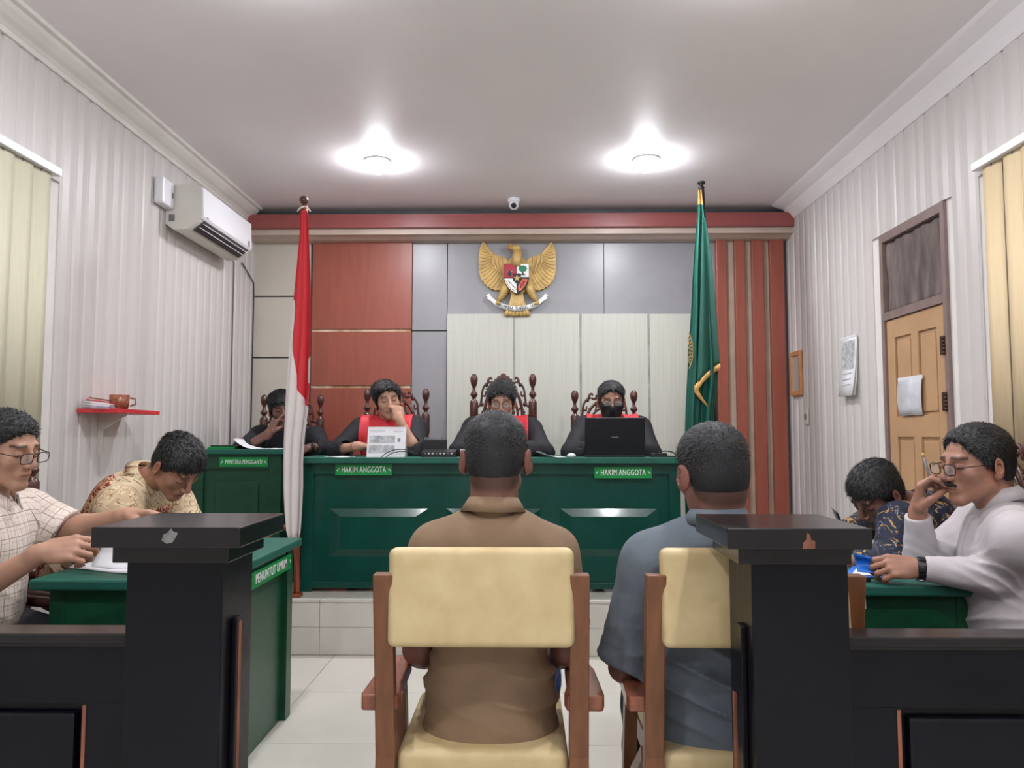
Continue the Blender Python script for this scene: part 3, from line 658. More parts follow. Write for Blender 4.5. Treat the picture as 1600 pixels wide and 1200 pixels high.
# ---- carved high-back chairs
def carved_chair():
    t = thing('carved_chair', 'x', 'chair', (0, 0, 0), 'carved high-back chairs')
    W = .2; yb = -.24
    fin = [(.020, 0), (.024, .05), (.024, .42), (.017, .44), (.017, .62), (.014, .70), (.019, .78), (.019, .80), (.015, .812), (.022, .825), (.022, .838), (.016, .85), (.023, .866), (.023, .885), (.029, .895),
           (.029, 1.01), (.025, 1.02), (.013, 1.03), (.013, 1.04), (.025, 1.055), (.025, 1.065), (.012, 1.08), (.010, 1.10), (.020, 1.12), (.026, 1.145), (.025, 1.165), (.014, 1.183), (.001, 1.188)]
    for s in (-1, 1): MB().lathe(fin, 12, (s*W, yb, 0)).build('back_post', 'carved', t, world=False)
    m = MB()
    def scroll(pts, r0, r1, n=5):
        for s in (-1, 1):
            P = spline([(s*x, yb+.0, z) for x, z in pts], n); N = len(P)
            m.tube(P, [r0+(r1-r0)*i/(N-1) for i in range(N)], 6, flat=None)
    scroll([(.175, .985), (.155, 1.0), (.148, 1.04), (.14, 1.09), (.118, 1.125), (.085, 1.135), (.075, 1.122)], .009, .007)
    scroll([(.118, .86), (.13, .93), (.122, .99), (.105, 1.045), (.075, 1.085), (.04, 1.11), (.0, 1.118)], .013, .010)
    scroll([(.085, .86), (.098, .93), (.088, .99), (.068, 1.035), (.035, 1.06), (.0, 1.066)], .010, .008)
    scroll([(.055, .9), (.066, .96), (.05, 1.0), (.028, 1.01), (.02, .985), (.035, .975)], .009, .005)
    scroll([(.105, 1.13), (.10, 1.155), (.085, 1.163), (.078, 1.15)], .010, .007)
    scroll([(.175, .93), (.15, .925), (.135, .945)], .012, .009)
    scroll([(.172, .90), (.15, .885), (.128, .86)], .012, .011)
    scroll([(.145, 1.06), (.125, 1.05), (.12, 1.08)], .008, .006)
    scroll([(.068, 1.035), (.055, 1.07), (.062, 1.095)], .007, .006)
    scroll([(.03, 1.06), (.028, 1.09), (.012, 1.112)], .007, .006)
    scroll([(.1, .96), (.115, .975), (.13, .965)], .007, .006)
    m.tube([(0, yb, 1.0), (0, yb, 1.07), (0, yb, 1.12)], .008, 6)
    for s in (-1, 1):
        for x, z, r in ((.148, 1.0, .016), (.115, 1.12, .014), (.06, 1.09, .013), (.135, .95, .015), (.07, .95, .012), (.04, .93, .014), (.098, 1.06, .012)):
            m.ball((s*x, yb, z), (r, .009, r), 8, 5)
    m.build('carved_back', 'carved', t, world=False)
    m = MB(); pl = [(-.068, 1.118), (-.075, 1.135), (-.06, 1.14), (-.062, 1.155), (-.045, 1.158), (-.04, 1.172), (-.022, 1.172), (-.014, 1.186), (0, 1.19)]
    pl = pl+[(-x, z) for x, z in pl[-2::-1]]+[(.03, 1.128), (0, 1.12), (-.03, 1.128)]
    m.prism(pl, yb-.012, yb+.012, 'xz'); m.build('crest', 'carved', t, world=False)
    m = MB(); pl = [(-.118, .50), (.118, .50), (.125, .8), (.115, .88), (.09, .915), (.05, .925), (0, .945), (-.05, .925), (-.09, .915), (-.115, .88), (-.125, .8)]
    m.prism(pl, yb-.012, yb+.012, 'xz'); m.box(-.178, .178, yb-.015, yb+.015, .47, .51, bev=.003); m.build('splat', 'carved', t, world=False)
    m = MB(); m.bm(cushion_mesh(.2, .03, .3, .012, 0, n=3), 0, True, Matrix.Translation((0, yb+.018, .70))); m.build('back_pad', 'carvedseat', t, world=False)
    m = MB(); m.box(-.22, .22, -.25, .24, .36, .42, bev=.008); m.build('seat_frame', 'carved', t, world=False)
    m = MB(); m.bm(cushion_mesh(.4, .44, .05, .02, 0, n=3), 0, True, Matrix.Translation((0, 0, .43))); m.build('seat', 'carvedseat', t, world=False)
    for s in (-1, 1):
        MB().lathe([(.014, 0), (.02, .03), (.014, .07), (.024, .28), (.026, .37), (.018, .42), (.016, .5), (.022, .56), (.018, .62)], 10, (s*.2, .21, 0)).build('front_leg', 'carved', t, world=False)
        m = MB(); m.tube(spline([(s*.2, yb, .64), (s*.215, -.05, .655), (s*.225, .12, .645), (s*.21, .25, .62), (s*.205, .265, .59)], 5), .019, 8); m.build('armrest', 'carved', t, world=False)
    return t
cc = carved_chair(); used = []
def put_chair(x, y, z, rz, sz, label, grp):
    o = cc if not used else dup(cc)
    used.append(o); o.location = (x, y, z); o.rotation_euler = (0, 0, rz); o.scale = (1, 1, sz); o['label'] = label; o['group'] = grp; return o
JG = 'carved chairs on the platform'; FG = 'carved chairs at the side tables'
put_chair(at(786.5, 600, 5.22).x, 4.98, PZ, pi, 1.11, 'tallest carved wooden chair, with the crest above the middle judge', JG)
put_chair(at(620, 600, 5.22).x, 4.98, PZ, pi, 1.025, 'carved wooden chair behind the judge with a fist at his mouth', JG)
put_chair(at(944, 600, 5.22).x, 4.98, PZ, pi, 1.015, 'carved wooden chair behind the judge with the black laptop', JG)
put_chair(at(456, 600, 5.38).x, 5.16, PZ, pi, 1.0, 'carved wooden chair behind the clerk, half hidden by the red and white flag', JG)
put_chair(-1.72, 2.35, 0, -pi/2, 1, 'carved wooden chair under the man in the checked shirt', FG)
put_chair(-1.74, 2.87, 0, -pi/2, 1, 'carved wooden chair behind the man in the brown batik shirt', FG)
put_chair(1.58, 2.96, 0, pi/2, 1, 'carved wooden chair under the man in the navy batik shirt', FG)
put_chair(1.42, 2.36, 0, pi/2, 1, 'carved wooden chair at the right edge behind the man in the pale grey shirt', FG)

# ================================================================== FLAGS
f32_ = np.float32
def _rw():
    nt = NT('red and white flag cloth'); a = nt.node('ShaderNodeAttribute', attribute_name='pu'); sp = nt.node('ShaderNodeSeparateXYZ'); nt.link(a, 'Vector', sp, 0)
    mn = nt.node('ShaderNodeMath', operation='MINIMUM'); nt.link(sp, 0, mn, 0); nt.link(sp, 1, mn, 1)
    gt = nt.node('ShaderNodeMath', operation='GREATER_THAN', i_1=0.0); nt.link(mn, 0, gt, 0)
    mx = nt.node('ShaderNodeMix', data_type='RGBA'); mx.inputs['A'].default_value = rgb(222, 216, 214); mx.inputs['B'].default_value = rgb(200, 44, 54); nt.link(gt, 0, mx, 'Factor'); nt.link(mx, 'Result', nt.b, 'Base Color'); nt.b.inputs['Roughness'].default_value = .7; M['redwhite'] = nt.m
_rw()
def flag_red():
    Y = 4.34
    base = at(463, 925, Y); top = at(475, 320, Y)
    t = thing('red_white_flag', 'red and white flag hanging from a wooden pole beside the bench', 'flag', (base.x, Y, PZ))
    MB().tube([(base.x, Y, PZ+.02), (top.x, Y+.02, top.z)], .0165, 12).build('pole', 'brownpole', t)
    c = at(475, 313, Y+.02); MB().ball((c.x, c.y, c.z), .027, 16, 10).build('pole_ball', 'carved', t)
    m = MB(); P = spline([(base.x+.005, Y, PZ+.01), (base.x-.005, Y, PZ+.25), (base.x-.04, Y, PZ+.36), (base.x-.1, Y, PZ+.385), (base.x-.16, Y, PZ+.34), (base.x-.19, Y, PZ+.2), (base.x-.2, Y, PZ+.01)], 6)
    m.tube(P, .016, 8); m.build('bent_leg', 'brownpole', t)
    m = MB(); m.box(base.x-.23, base.x+.03, Y-.03, Y+.03, PZ+.0, PZ+.02, bev=.004); m.build('foot', 'brownpole', t)
    # cloth: rows of (y pixel, left px, right px)
    rows = [(330, 469.5, 481), (345, 469, 483), (380, 467, 484), (420, 463, 486), (462, 459, 487), (500, 456, 487), (550, 451, 487), (600, 447, 486), (640, 445, 484), (680, 443, 479), (720, 442, 476), (760, 442, 476), (800, 444, 474), (830, 447, 472), (841, 450, 470)]
    N = 44; g = []; NU = 46
    ys = [r[0] for r in rows]
    for i in range(N+1):
        py = 330+(841-330)*i/N
        xl = np.interp(py, ys, [r[1] for r in rows]); xr = np.interp(py, ys, [r[2] for r in rows]); row = []
        k = min(1, .25+i/N*1.1)
        for j in range(NU+1):
            u = j/NU; px = xl+(xr-xl)*(u+.05*sin(u*2*pi*3+i*.03)*k*(1 if 0 < j < NU else 0))
            a = at(px, py, Y-.03); dy = .016*k*sin(u*pi*5+i*.05)+.01*sin(u*9+1)
            if i == N: dy += 0
            row.append((a.x, Y-.035+dy-.012*k, a.z+(.02*abs(u-.5) if i == N else 0)))
        g.append(row)
    m = MB(); vs = [p for r in g for p in r]; W1 = NU+1; sgn = []
    for i in range(N+1):
        py = 330+(841-330)*i/N; xl = np.interp(py, ys, [r[1] for r in rows]); xr = np.interp(py, ys, [r[2] for r in rows])
        for j in range(NU+1):
            px = xl+(xr-xl)*j/NU
            bx = np.interp(py, [330, 455, 463, 500, 550, 600, 640, 650], [400, 400, 459, 460.5, 460.5, 464, 482, 520])
            sgn.append((px-bx, 483.6-px if 556 < py < 602 else 5, 0))
    for i in range(N):
        for j in range(NU): m.f.append((i*W1+j, i*W1+j+1, (i+1)*W1+j+1, (i+1)*W1+j)); m.mi.append(0); m.sm.append(True)
    m.v = vs; o = m.build('flag_cloth', 'redwhite', t); at_ = o.data.attributes.new('pu', 'FLOAT_VECTOR', 'POINT'); at_.data.foreach_set('vector', np.array(sgn, f32_).ravel()); solid(o, .0012)
    m = MB()
    for s in (-1, 1):
        a = at(475, 322, Y-.02); m.tube([(a.x, Y-.012, a.z), (a.x+s*.02, Y-.02, a.z-.01), (a.x+s*.038, Y-.022, a.z-.032)], [.003, .005, .004], 6)
    m.build('tie_ribbon', 'flagwhite', t)
flag_red()
def flag_green():
    Y = 4.98
    top = at(1096, 292, Y); base = at(1121, 700, Y)
    d = (base-top); k = (top.z-PZ)/(top.z-base.z); foot = top+d*k; foot.y = Y
    t = thing('green_flag', 'green flag with gold fringe and a round gold emblem at right', 'flag', (foot.x, Y, PZ))
    MB().tube([(foot.x, Y, PZ+.02), (top.x, Y, top.z)], .018, 12).build('pole', 'tealpole', t)
    m = MB(); m.lathe([(.012, 0), (.022, .008), (.012, .016), (.012, .03), (.026, .036), (.026, .048), (.01, .052)], 12, (top.x, Y, top.z-.015)); m.build('pole_cap', 'dark', t)
    MB().lathe([(.14, 0), (.14, .015), (.05, .03), (.03, .09), (.02, .1)], 20, (foot.x, Y, PZ)).build('stand', 'dark', t)
    rows = [(300, 1088.5, 1094), (330, 1088, 1098), (360, 1085.5, 1101), (400, 1082.5, 1103.5), (440, 1080, 1107), (480, 1078.5, 1111), (515, 1076, 1114), (545, 1073.5, 1117), (575, 1073, 1119), (600, 1071.5, 1119), (640, 1069.5, 1113), (690, 1068, 1112), (760, 1068, 1112), (820, 1070, 1110)]
    ys = [r[0] for r in rows]; N = 46; NU = 40; vs = []; m = MB(); W1 = NU+1
    y0, y1 = 300, 820
    def fr(px):  # lower edge of the near fold with its fringe
        return float(np.interp(px, [1083, 1085, 1092, 1104, 1119], [608, 603, 592, 581, 571]))
    for i in range(N+1):
        py = y0+(y1-y0)*i/N; xl = np.interp(py, ys, [r[1] for r in rows]); xr = np.interp(py, ys, [r[2] for r in rows]); kk = min(1, .2+i/N*1.5)
        for j in range(NU+1):
            u = j/NU; px = xl+(xr-xl)*u; a = at(px, py, Y)
            dy = .02*kk*sin(u*pi*4.2+.6+i*.02)+.012*kk*sin(u*pi*7+i*.03)
            vs.append((a.x, Y-.04+dy-.02*kk, a.z))
    for i in range(N):
        py = y0+(y1-y0)*(i+.5)/N
        for j in range(NU):
            m.f.append((i*W1+j, i*W1+j+1, (i+1)*W1+j+1, (i+1)*W1+j)); m.sm.append(True); m.mi.append(1 if py < 318 else 0)
    m.v = vs; o = m.build('flag_cloth', ['flaggreen', 'fringe'], t); solid(o, .0012)
    # near fold in front of it, ending in the fringe
    m = MB(); N2 = 26; vs = []; ends = []
    for i in range(N2+1):
        for j in range(21):
            px0 = 1084+(1119-1084)*j/20; pb = fr(px0); fz = (i/N2)**.8; py = 345+(pb-345)*i/N2; px = (1094+9*i/N2)+(px0-(1094+9*i/N2))*(.12+.88*fz); a = at(px, py, Y)
            vs.append((a.x, Y-.085-.014*sin(j/20*pi*2.2)*(i/N2), a.z))
    m.v = vs
    for i in range(N2):
        for j in range(20): m.f.append((i*21+j, i*21+j+1, (i+1)*21+j+1, (i+1)*21+j)); m.mi.append(0); m.sm.append(True)
    o = m.build('front_fold', 'flaggreen', t); solid(o, .0012)
    edge = [vs[N2*21+j] for j in range(21)]
    tail = [at(px, py, Y-.09) for px, py in ((1085, 603), (1085, 613), (1092, 622), (1100, 630), (1106, 636))]
    m = MB(); P = [Vector(p) for p in edge]; 
    m.sheet([[tuple(p+Vector((0, -.002, .004))) for p in P], [tuple(p+Vector((.004, -.004, -.028-.003*(k % 2)))) for k, p in enumerate(P)]])
    a = [tuple(p) for p in tail]; b = [tuple(p+Vector((.026*(1-i/4.5), -.004, .03*(1-i/4.2)))) for i, p in enumerate(tail)]
    m.sheet([a, b]); o = m.build('gold_fringe', 'fringe', t); solid(o, .004)
    # emblem: half of a round gold crest at the left edge
    m = MB(); c = at(1070, 548, Y-.075)
    def pt(ang, r): return (c.x+r*.052*cos(ang), Y-.083+.01*(1-cos(ang)), c.z+r*.135*sin(ang))
    A = [radians(-62+124*k/20) for k in range(21)]
    m.sheet([[pt(a, .93) for a in A], [pt(a, 1.0) for a in A]]); m.sheet([[pt(a, .60) for a in A], [pt(a, .65) for a in A]])
    for k in range(1, 10):
        a = radians(-58+12.4*k); m.sheet([[pt(a-.05, .70), pt(a+.02, .70)], [pt(a-.03, .88), pt(a+.05, .88)]])
        if k % 2: m.sheet([[pt(a-.07, .78), pt(a+.07, .78)], [pt(a-.07, .82), pt(a+.07, .82)]])
    for k in range(4): a = radians(-36+24*k); m.sheet([[pt(a-.06, .48), pt(a+.06, .48)], [pt(a-.14, .56), pt(a+.14, .56)]])
    o = m.build('round_emblem', 'fringe', t); solid(o, .001)
M['tealpole'] = mat('dark painted pole', (52, 44, 46), .35)
flag_green()

# ================================================================== NATIONAL EMBLEM
def emblem():
    Y = YB-.055; S = Y/1200/7.27
    o0 = at(700+790/7.27, 360+560/7.27, Y); t = thing('national_emblem', 'gilded eagle emblem with shield and ribbon on the grey back wall', 'emblem', tuple(o0))
    def E(x, y): p = at(700+x/7.27, 360+y/7.27, Y); return (p.x, p.z)
    for side in (-1, 1):
        def mx(x): return x if side < 0 else 1575-x
        out = [(402, 128), (378, 160), (362, 210), (350, 280), (346, 360), (350, 450), (362, 520), (384, 578), (404, 590), (412, 618), (432, 622), (446, 648), (470, 650), (486, 672), (512, 672), (532, 686), (566, 680), (596, 682), (625, 672), (650, 650), (700, 600), (720, 450), (706, 395), (690, 352), (650, 312), (600, 296), (552, 286), (516, 262), (478, 222), (446, 184), (424, 150)]
        p2 = [E(mx(x), y) for x, y in out]
        if side > 0: p2 = p2[::-1]
        m = MB().prism(p2, Y-.012, Y+.016, 'xz'); wg = m.build('wing', 'gold', t)
        md = wg.modifiers.new('b', 'BEVEL'); md.width = .004; md.segments = 2; md.limit_method = 'ANGLE'
        # feathers as raised blades, joined (each a few pixels wide)
        fm = MB()
        for k in range(16):
            f = k/15
            a = Vector((np.interp(f, [0, .3, .6, 1], [425, 505, 530, 640]), np.interp(f, [0, .3, .6, 1], [200, 300, 400, 560]), 0))
            b = Vector((np.interp(f, [0, .2, .45, .7, .85, 1], [398, 360, 356, 410, 490, 600]), np.interp(f, [0, .2, .45, .7, .85, 1], [140, 260, 430, 590, 655, 670]), 0))
            mid = (a+b)/2+Vector((-6, 18, 0)); P = spline([a, mid, b], 5)
            P = [(E(mx(p.x), p.y)[0], Y-.013, E(mx(p.x), p.y)[1]) for p in P]; n = len(P)
            fm.tube(P, [.0032+.0032*sin(pi*i/(n-1)) for i in range(n)], 6)
        for (x0, y0, x1, y1, x2, y2) in ((520, 262, 508, 350, 560, 480), (568, 292, 556, 370, 610, 500), (612, 300, 606, 390, 650, 470)):
            P = spline([Vector((x0, y0, 0)), Vector((x1, y1, 0)), Vector((x2, y2, 0))], 6); P = [(E(mx(p.x), p.y)[0], Y-.014, E(mx(p.x), p.y)[1]) for p in P]; n = len(P)
            fm.tube(P, [.006+.006*sin(pi*i/(n-1)) for i in range(n)], 6)
        f = fm.build('feathers', 'gold', wg); tag(f, kind='stuff')
    # body, neck, head
    b = MB(); c = E(786, 520); b.ball((c[0], Y-.012, c[1]), (.11, .05, .155), 16, 10)
    b.tube([(E(782, 420)[0], Y-.03, E(782, 420)[1]), (E(788, 330)[0], Y-.04, E(788, 330)[1]), (E(785, 250)[0], Y-.045, E(785, 250)[1])], [.055, .04, .034], 12)
    c = E(775, 222); b.ball((c[0], Y-.05, c[1]), (.042, .03, .030), 14, 8); b.build('eagle_body', 'gold', t)
    q = [E(x, y) for x, y in ((735, 178), (690, 178), (672, 190), (700, 200), (678, 208), (672, 222), (700, 236), (735, 240))]
    MB().prism(q[::-1], Y-.064, Y-.036, 'xz').build('beak', 'golddark', t)
    for x, y in ((652, 660), (925, 660)):
        s = -1 if x < 790 else 1; m = MB()
        P = [E(790+s*110, 620), E(790+s*150, 690), E(790+s*185, 765), E(790+s*225, 815)]
        m.tube([(p[0], Y-.02, p[1]) for p in P], [.045, .036, .024, .013], 10)
        for k in (-1, 0, 1): a = E(790+s*225, 812); e = E(790+s*225+k*26-s*10, 850); m.tube([(a[0], Y-.03, a[1]), (e[0], Y-.038, e[1])], [.010, .006], 6)
        m.build('leg', 'gold', t)
    m = MB()
    for k in range(7):
        f = (k-3)/3; a = E(786+f*50, 720); e = E(786+f*135, 985-abs(f)*6); mid = E(786+f*78, 860)
        P = spline([Vector((a[0], Y-.02, a[1])), Vector((mid[0], Y-.02, mid[1])), Vector((e[0], Y-.016, e[1]))], 4); n = len(P)
        m.tube(P, [.012+.012*i/(n-1) if i < n-1 else .006 for i in range(n)], 6)
    m.build('tail', 'gold', t)
    # shield
    def poly(pts, y, m, name, par, th=.006, lab=None):
        q = [E(a, b) for a, b in pts]
        ar = sum(q[i][0]*q[(i+1) % len(q)][1]-q[(i+1) % len(q)][0]*q[i][1] for i in range(len(q)))
        if ar > 0: q = q[::-1]
        return MB().prism(q, y-th, y, 'xz').build(name, m, par)
    out = [(636, 402), (922, 402), (922, 570), (905, 625), (870, 680), (830, 718), (785, 745), (735, 718), (692, 680), (655, 625), (636, 570)]
    sh = poly(out, Y-.058, 'dark', 'shield', t, .012); ys = Y-.0705
    poly([(640, 406), (776, 406), (776, 555), (640, 555)], ys, 'shieldred', 'field', sh, .002)
    poly([(782, 406), (918, 406), (918, 550), (782, 550)], ys, 'white', 'field', sh, .002)
    poly([(642, 568), (776, 568), (782, 735), (735, 712), (694, 676), (658, 620)], ys, 'white', 'field', sh, .002)
    poly([(790, 568), (916, 568), (900, 622), (866, 676), (828, 712), (790, 735)], ys, 'dark', 'field', sh, .002)
    poly([(848, 572), (906, 576), (880, 640), (828, 705), (800, 712), (798, 650)], ys-.002, 'shieldorange', 'chain_ring', sh, .003)
    poly([(853, 592), (884, 596), (866, 635), (828, 678), (818, 670), (822, 635)], ys-.005, 'dark', 'chain_gap', sh, .0008)
    poly([(855, 600), (877, 603), (862, 632), (830, 668), (825, 662), (828, 635)], ys-.0052, 'shieldred', 'chain_core', sh, .0012)
    poly([(738, 512), (828, 512), (828, 590), (786, 632), (738, 590)], ys-.002, 'dark', 'centre_shield', sh, .004)
    st = []
    for k in range(10): a = pi/2+k*pi/5; r = 44 if k % 2 == 0 else 17; st.append((784+r*cos(a), 566-r*sin(a)))
    poly(st, ys-.006, 'gold', 'star', sh, .003)
    tr = []
    for k in range(22): a = 2*pi*k/22; r = 40+(6 if k % 2 else 0); tr.append((850+r*1.08*cos(a), 460-r*.85*sin(a)))
    poly(tr, ys-.002, 'treegreen', 'tree', sh, .003)
    poly([(842, 480), (858, 480), (858, 512), (886, 530), (820, 530), (842, 512)], ys-.002, 'dark', 'trunk', sh, .002)
    # bull head
    poly([(668, 470), (690, 486), (714, 486), (736, 470), (734, 500), (722, 506), (716, 540), (706, 548), (696, 548), (688, 540), (682, 506), (670, 500)], ys-.002, 'dark', 'bull_head', sh, .003)
    for s in (-1, 1): poly([(702+s*34, 478), (702+s*24, 496), (702+s*14, 504), (702+s*22, 488)], ys-.005, 'white', 'horn', sh, .002)
    m = MB()
    for k in range(7):
        c = E(690+k*14, 598+k*15); m.ball((c[0], ys-.003, c[1]), (.0048, .003, .0042), 8, 5)
    m.build('rice_grains', 'dark', sh)
    m = MB(); P = [E(x, y) for x, y in ((662, 590), (684, 640), (720, 684), (768, 712))]; m.tube([(p[0], ys-.002, p[1]) for p in P], .0035, 6); m.build('rice_stem', 'gold', sh)
    # ribbon
    def rp(f): # along the ribbon, f in -1..1
        return Vector((785+f*235, 900-f*f*66, 0))
    m = MB(); N = 24; top = []; bot = []
    for i in range(N+1):
        f = -1+2*i/N; c = rp(f); tn = Vector((235, -132*f, 0)).normalized(); nn = Vector((tn.y, -tn.x, 0)); 
        a = c+nn*26; b2 = c-nn*26; ya = Y-.045+.02*f*f
        top.append((E(a.x, a.y)[0], ya, E(a.x, a.y)[1])); bot.append((E(b2.x, b2.y)[0], ya, E(b2.x, b2.y)[1]))
    m.sheet([top, bot]); o = m.build('ribbon', 'white', t); solid(o, .004)
    for s in (-1, 1):
        q = [(785+s*225, 815), (785+s*245, 858), (785+s*290, 812), (785+s*345, 775), (785+s*330, 762), (785+s*350, 745), (785+s*318, 722), (785+s*290, 760)]
        poly(q, Y-.02, 'white', 'ribbon_end', o, .006)
    s_ = 'BHINNEKA TUNGGAL IKA'; n = len(s_)
    cm = MB()
    for i, ch in enumerate(s_):
        if ch == ' ': continue
        f = -.86+1.72*i/(n-1); c = rp(f); tn = Vector((235, -132*f, 0)).normalized(); e = E(c.x, c.y)
        tx = text('ribbon_letter', ch, .036, 'dark', o, (e[0], Y-.0485+.02*f*f, e[1]), (tn.x, 0, -tn.y), (tn.y, 0, tn.x), xs=.62, depth=.0006, bold=.01)
emblem()

# ================================================================== PEOPLE (bodies grown from distance fields on a grid)
f32 = np.float32
def V(*a): return np.array(a, dtype=float)
def nz(v): v = np.asarray(v, float); return v/np.linalg.norm(v)
def axis(lo, hi, h, fine=()):
    out = [lo]; x = lo
    while x < hi:
        st = h
        for a, b, hf in fine:
            if a-1e-6 <= x <= b: st = min(st, hf)
            elif x < a: st = min(st, max(hf, a-x)) if st > a-x else st
        x += st; out.append(x)
    return np.array(out, f32)
class Field:
    def __init__(s, lo, hi, h, fine=()):
        # fine: list of (center, half, h) boxes
        s.ax = [axis(lo[i], hi[i], h, [(c[i]-r, c[i]+r, hf) for c, r, hf in fine]) for i in range(3)]
        s.F = np.full([len(a) for a in s.ax], .5, f32)
    def sub(s, lo, hi):
        sl = []
        for i in range(3):
            a = max(0, int(np.searchsorted(s.ax[i], lo[i]))-1); b = min(len(s.ax[i]), int(np.searchsorted(s.ax[i], hi[i]))+1)
            if b <= a: return None
            sl.append(slice(a, b))
        return tuple(sl), s.ax[0][sl[0]][:, None, None], s.ax[1][sl[1]][None, :, None], s.ax[2][sl[2]][None, None, :]
    def comb(s, sl, d, k, op):
        F = s.F[sl]
        if op == 'u':
            if k > 0: h = np.clip(.5+.5*(F-d)/k, 0, 1); s.F[sl] = F*(1-h)+d*h-k*h*(1-h)
            else: s.F[sl] = np.minimum(F, d)
        else:
            d = -d if op == 's' else d
            if k > 0: h = np.clip(.5-.5*(F-d)/k, 0, 1); s.F[sl] = F*(1-h)+d*h+k*h*(1-h)
            else: s.F[sl] = np.maximum(F, d)
    def ell(s, c, r, B=None, k=.015, op='u'):
        c = np.asarray(c, float); R = max(r)+k+.03; g = s.sub(c-R, c+R)
        if g is None: return s
        sl, X, Y, Z = g; X = X-f32(c[0]); Y = Y-f32(c[1]); Z = Z-f32(c[2])
        if B is None: q = [X/f32(r[0]), Y/f32(r[1]), Z/f32(r[2])]
        else: q = [(X*f32(B[0][i])+Y*f32(B[1][i])+Z*f32(B[2][i]))/f32(r[i]) for i in range(3)]
        k0 = np.sqrt(q[0]**2+q[1]**2+q[2]**2); k1 = np.sqrt((q[0]/f32(r[0]))**2+(q[1]/f32(r[1]))**2+(q[2]/f32(r[2]))**2)+f32(1e-6)
        s.comb(sl, k0*(k0-1)/k1, f32(k), op); return s
    def cone(s, a, b, ra, rb, k=.015, op='u', planes=()):
        a = np.asarray(a, float); b = np.asarray(b, float); R = max(ra, rb)+k+.03
        g = s.sub(np.minimum(a, b)-R, np.maximum(a, b)+R)
        if g is None: return s
        sl, X, Y, Z = g; ba = b-a; L2 = float(ba@ba)+1e-12
        px, py, pz = X-f32(a[0]), Y-f32(a[1]), Z-f32(a[2])
        t = np.clip((px*f32(ba[0])+py*f32(ba[1])+pz*f32(ba[2]))/f32(L2), 0, 1)
        d = np.sqrt((px-t*f32(ba[0]))**2+(py-t*f32(ba[1]))**2+(pz-t*f32(ba[2]))**2)-(f32(ra)+t*f32(rb-ra))
        for p0, n in planes: d = np.maximum(d, (X-f32(p0[0]))*f32(n[0])+(Y-f32(p0[1]))*f32(n[1])+(Z-f32(p0[2]))*f32(n[2]))
        s.comb(sl, d, f32(k), op); return s
    def plane(s, p0, n, k=0):
        X, Y, Z = s.ax[0][:, None, None], s.ax[1][None, :, None], s.ax[2][None, None, :]
        d = (X-f32(p0[0]))*f32(n[0])+(Y-f32(p0[1]))*f32(n[1])+(Z-f32(p0[2]))*f32(n[2]); s.comb((slice(None),)*3, d, f32(k), 'i'); return s
    def warp(s, fn):
        X, Y, Z = s.ax[0][:, None, None], s.ax[1][None, :, None], s.ax[2][None, None, :]
        s.F = (s.F+fn(X, Y, Z)).astype(f32); return s
    def mesh(s):
        F = s.F; F[0], F[-1] = .5, .5; F[:, 0], F[:, -1] = .5, .5; F[:, :, 0], F[:, :, -1] = .5, .5
        S = F < 0; cnt = np.zeros([n-1 for n in F.shape], np.int8)
        offs = [(i, j, k) for i in (0, 1) for j in (0, 1) for k in (0, 1)]
        n0, n1, n2 = cnt.shape
        for i, j, k in offs: cnt += S[i:i+n0, j:j+n1, k:k+n2]
        act = (cnt > 0) & (cnt < 8); idx = np.full(cnt.shape, -1, np.int64); ci, cj, ck = np.nonzero(act); idx[ci, cj, ck] = np.arange(len(ci))
        pos = np.zeros((len(ci), 3)); w = np.zeros(len(ci))
        for a in offs:
            for d in range(3):
                if a[d]: continue
                b = list(a); b[d] = 1
                f0 = F[ci+a[0], cj+a[1], ck+a[2]]; f1 = F[ci+b[0], cj+b[1], ck+b[2]]; cr = (f0 < 0) != (f1 < 0)
                t = np.where(cr, f0/np.where(cr, f0-f1, 1), 0)
                p0 = np.stack([s.ax[0][ci+a[0]], s.ax[1][cj+a[1]], s.ax[2][ck+a[2]]], 1).astype(float)
                p1 = np.stack([s.ax[0][ci+b[0]], s.ax[1][cj+b[1]], s.ax[2][ck+b[2]]], 1)
                pos += np.where(cr[:, None], p0+(p1-p0)*t[:, None], 0); w += cr
        pos /= w[:, None]; quads = []
        for d in range(3):
            e = [slice(1, -1)]*3; e[d] = slice(0, -1); e2 = list(e); e2[d] = slice(1, None)
            s0 = S[tuple(e)]; s1 = S[tuple(e2)]; q = np.nonzero(s0 != s1)
            off = [1, 1, 1]; off[d] = 0
            I = [q[i]+off[i] for i in range(3)]; a1, a2 = (d+1) % 3, (d+2) % 3
            def C(u, v): J = [x.copy() for x in I]; J[a1] -= u; J[a2] -= v; return idx[J[0], J[1], J[2]]
            Q = np.stack([C(1, 1), C(0, 1), C(0, 0), C(1, 0)], 1); fl = ~s0[q]; Q[fl] = Q[fl][:, ::-1]; quads.append(Q)
        return pos, np.concatenate(quads)
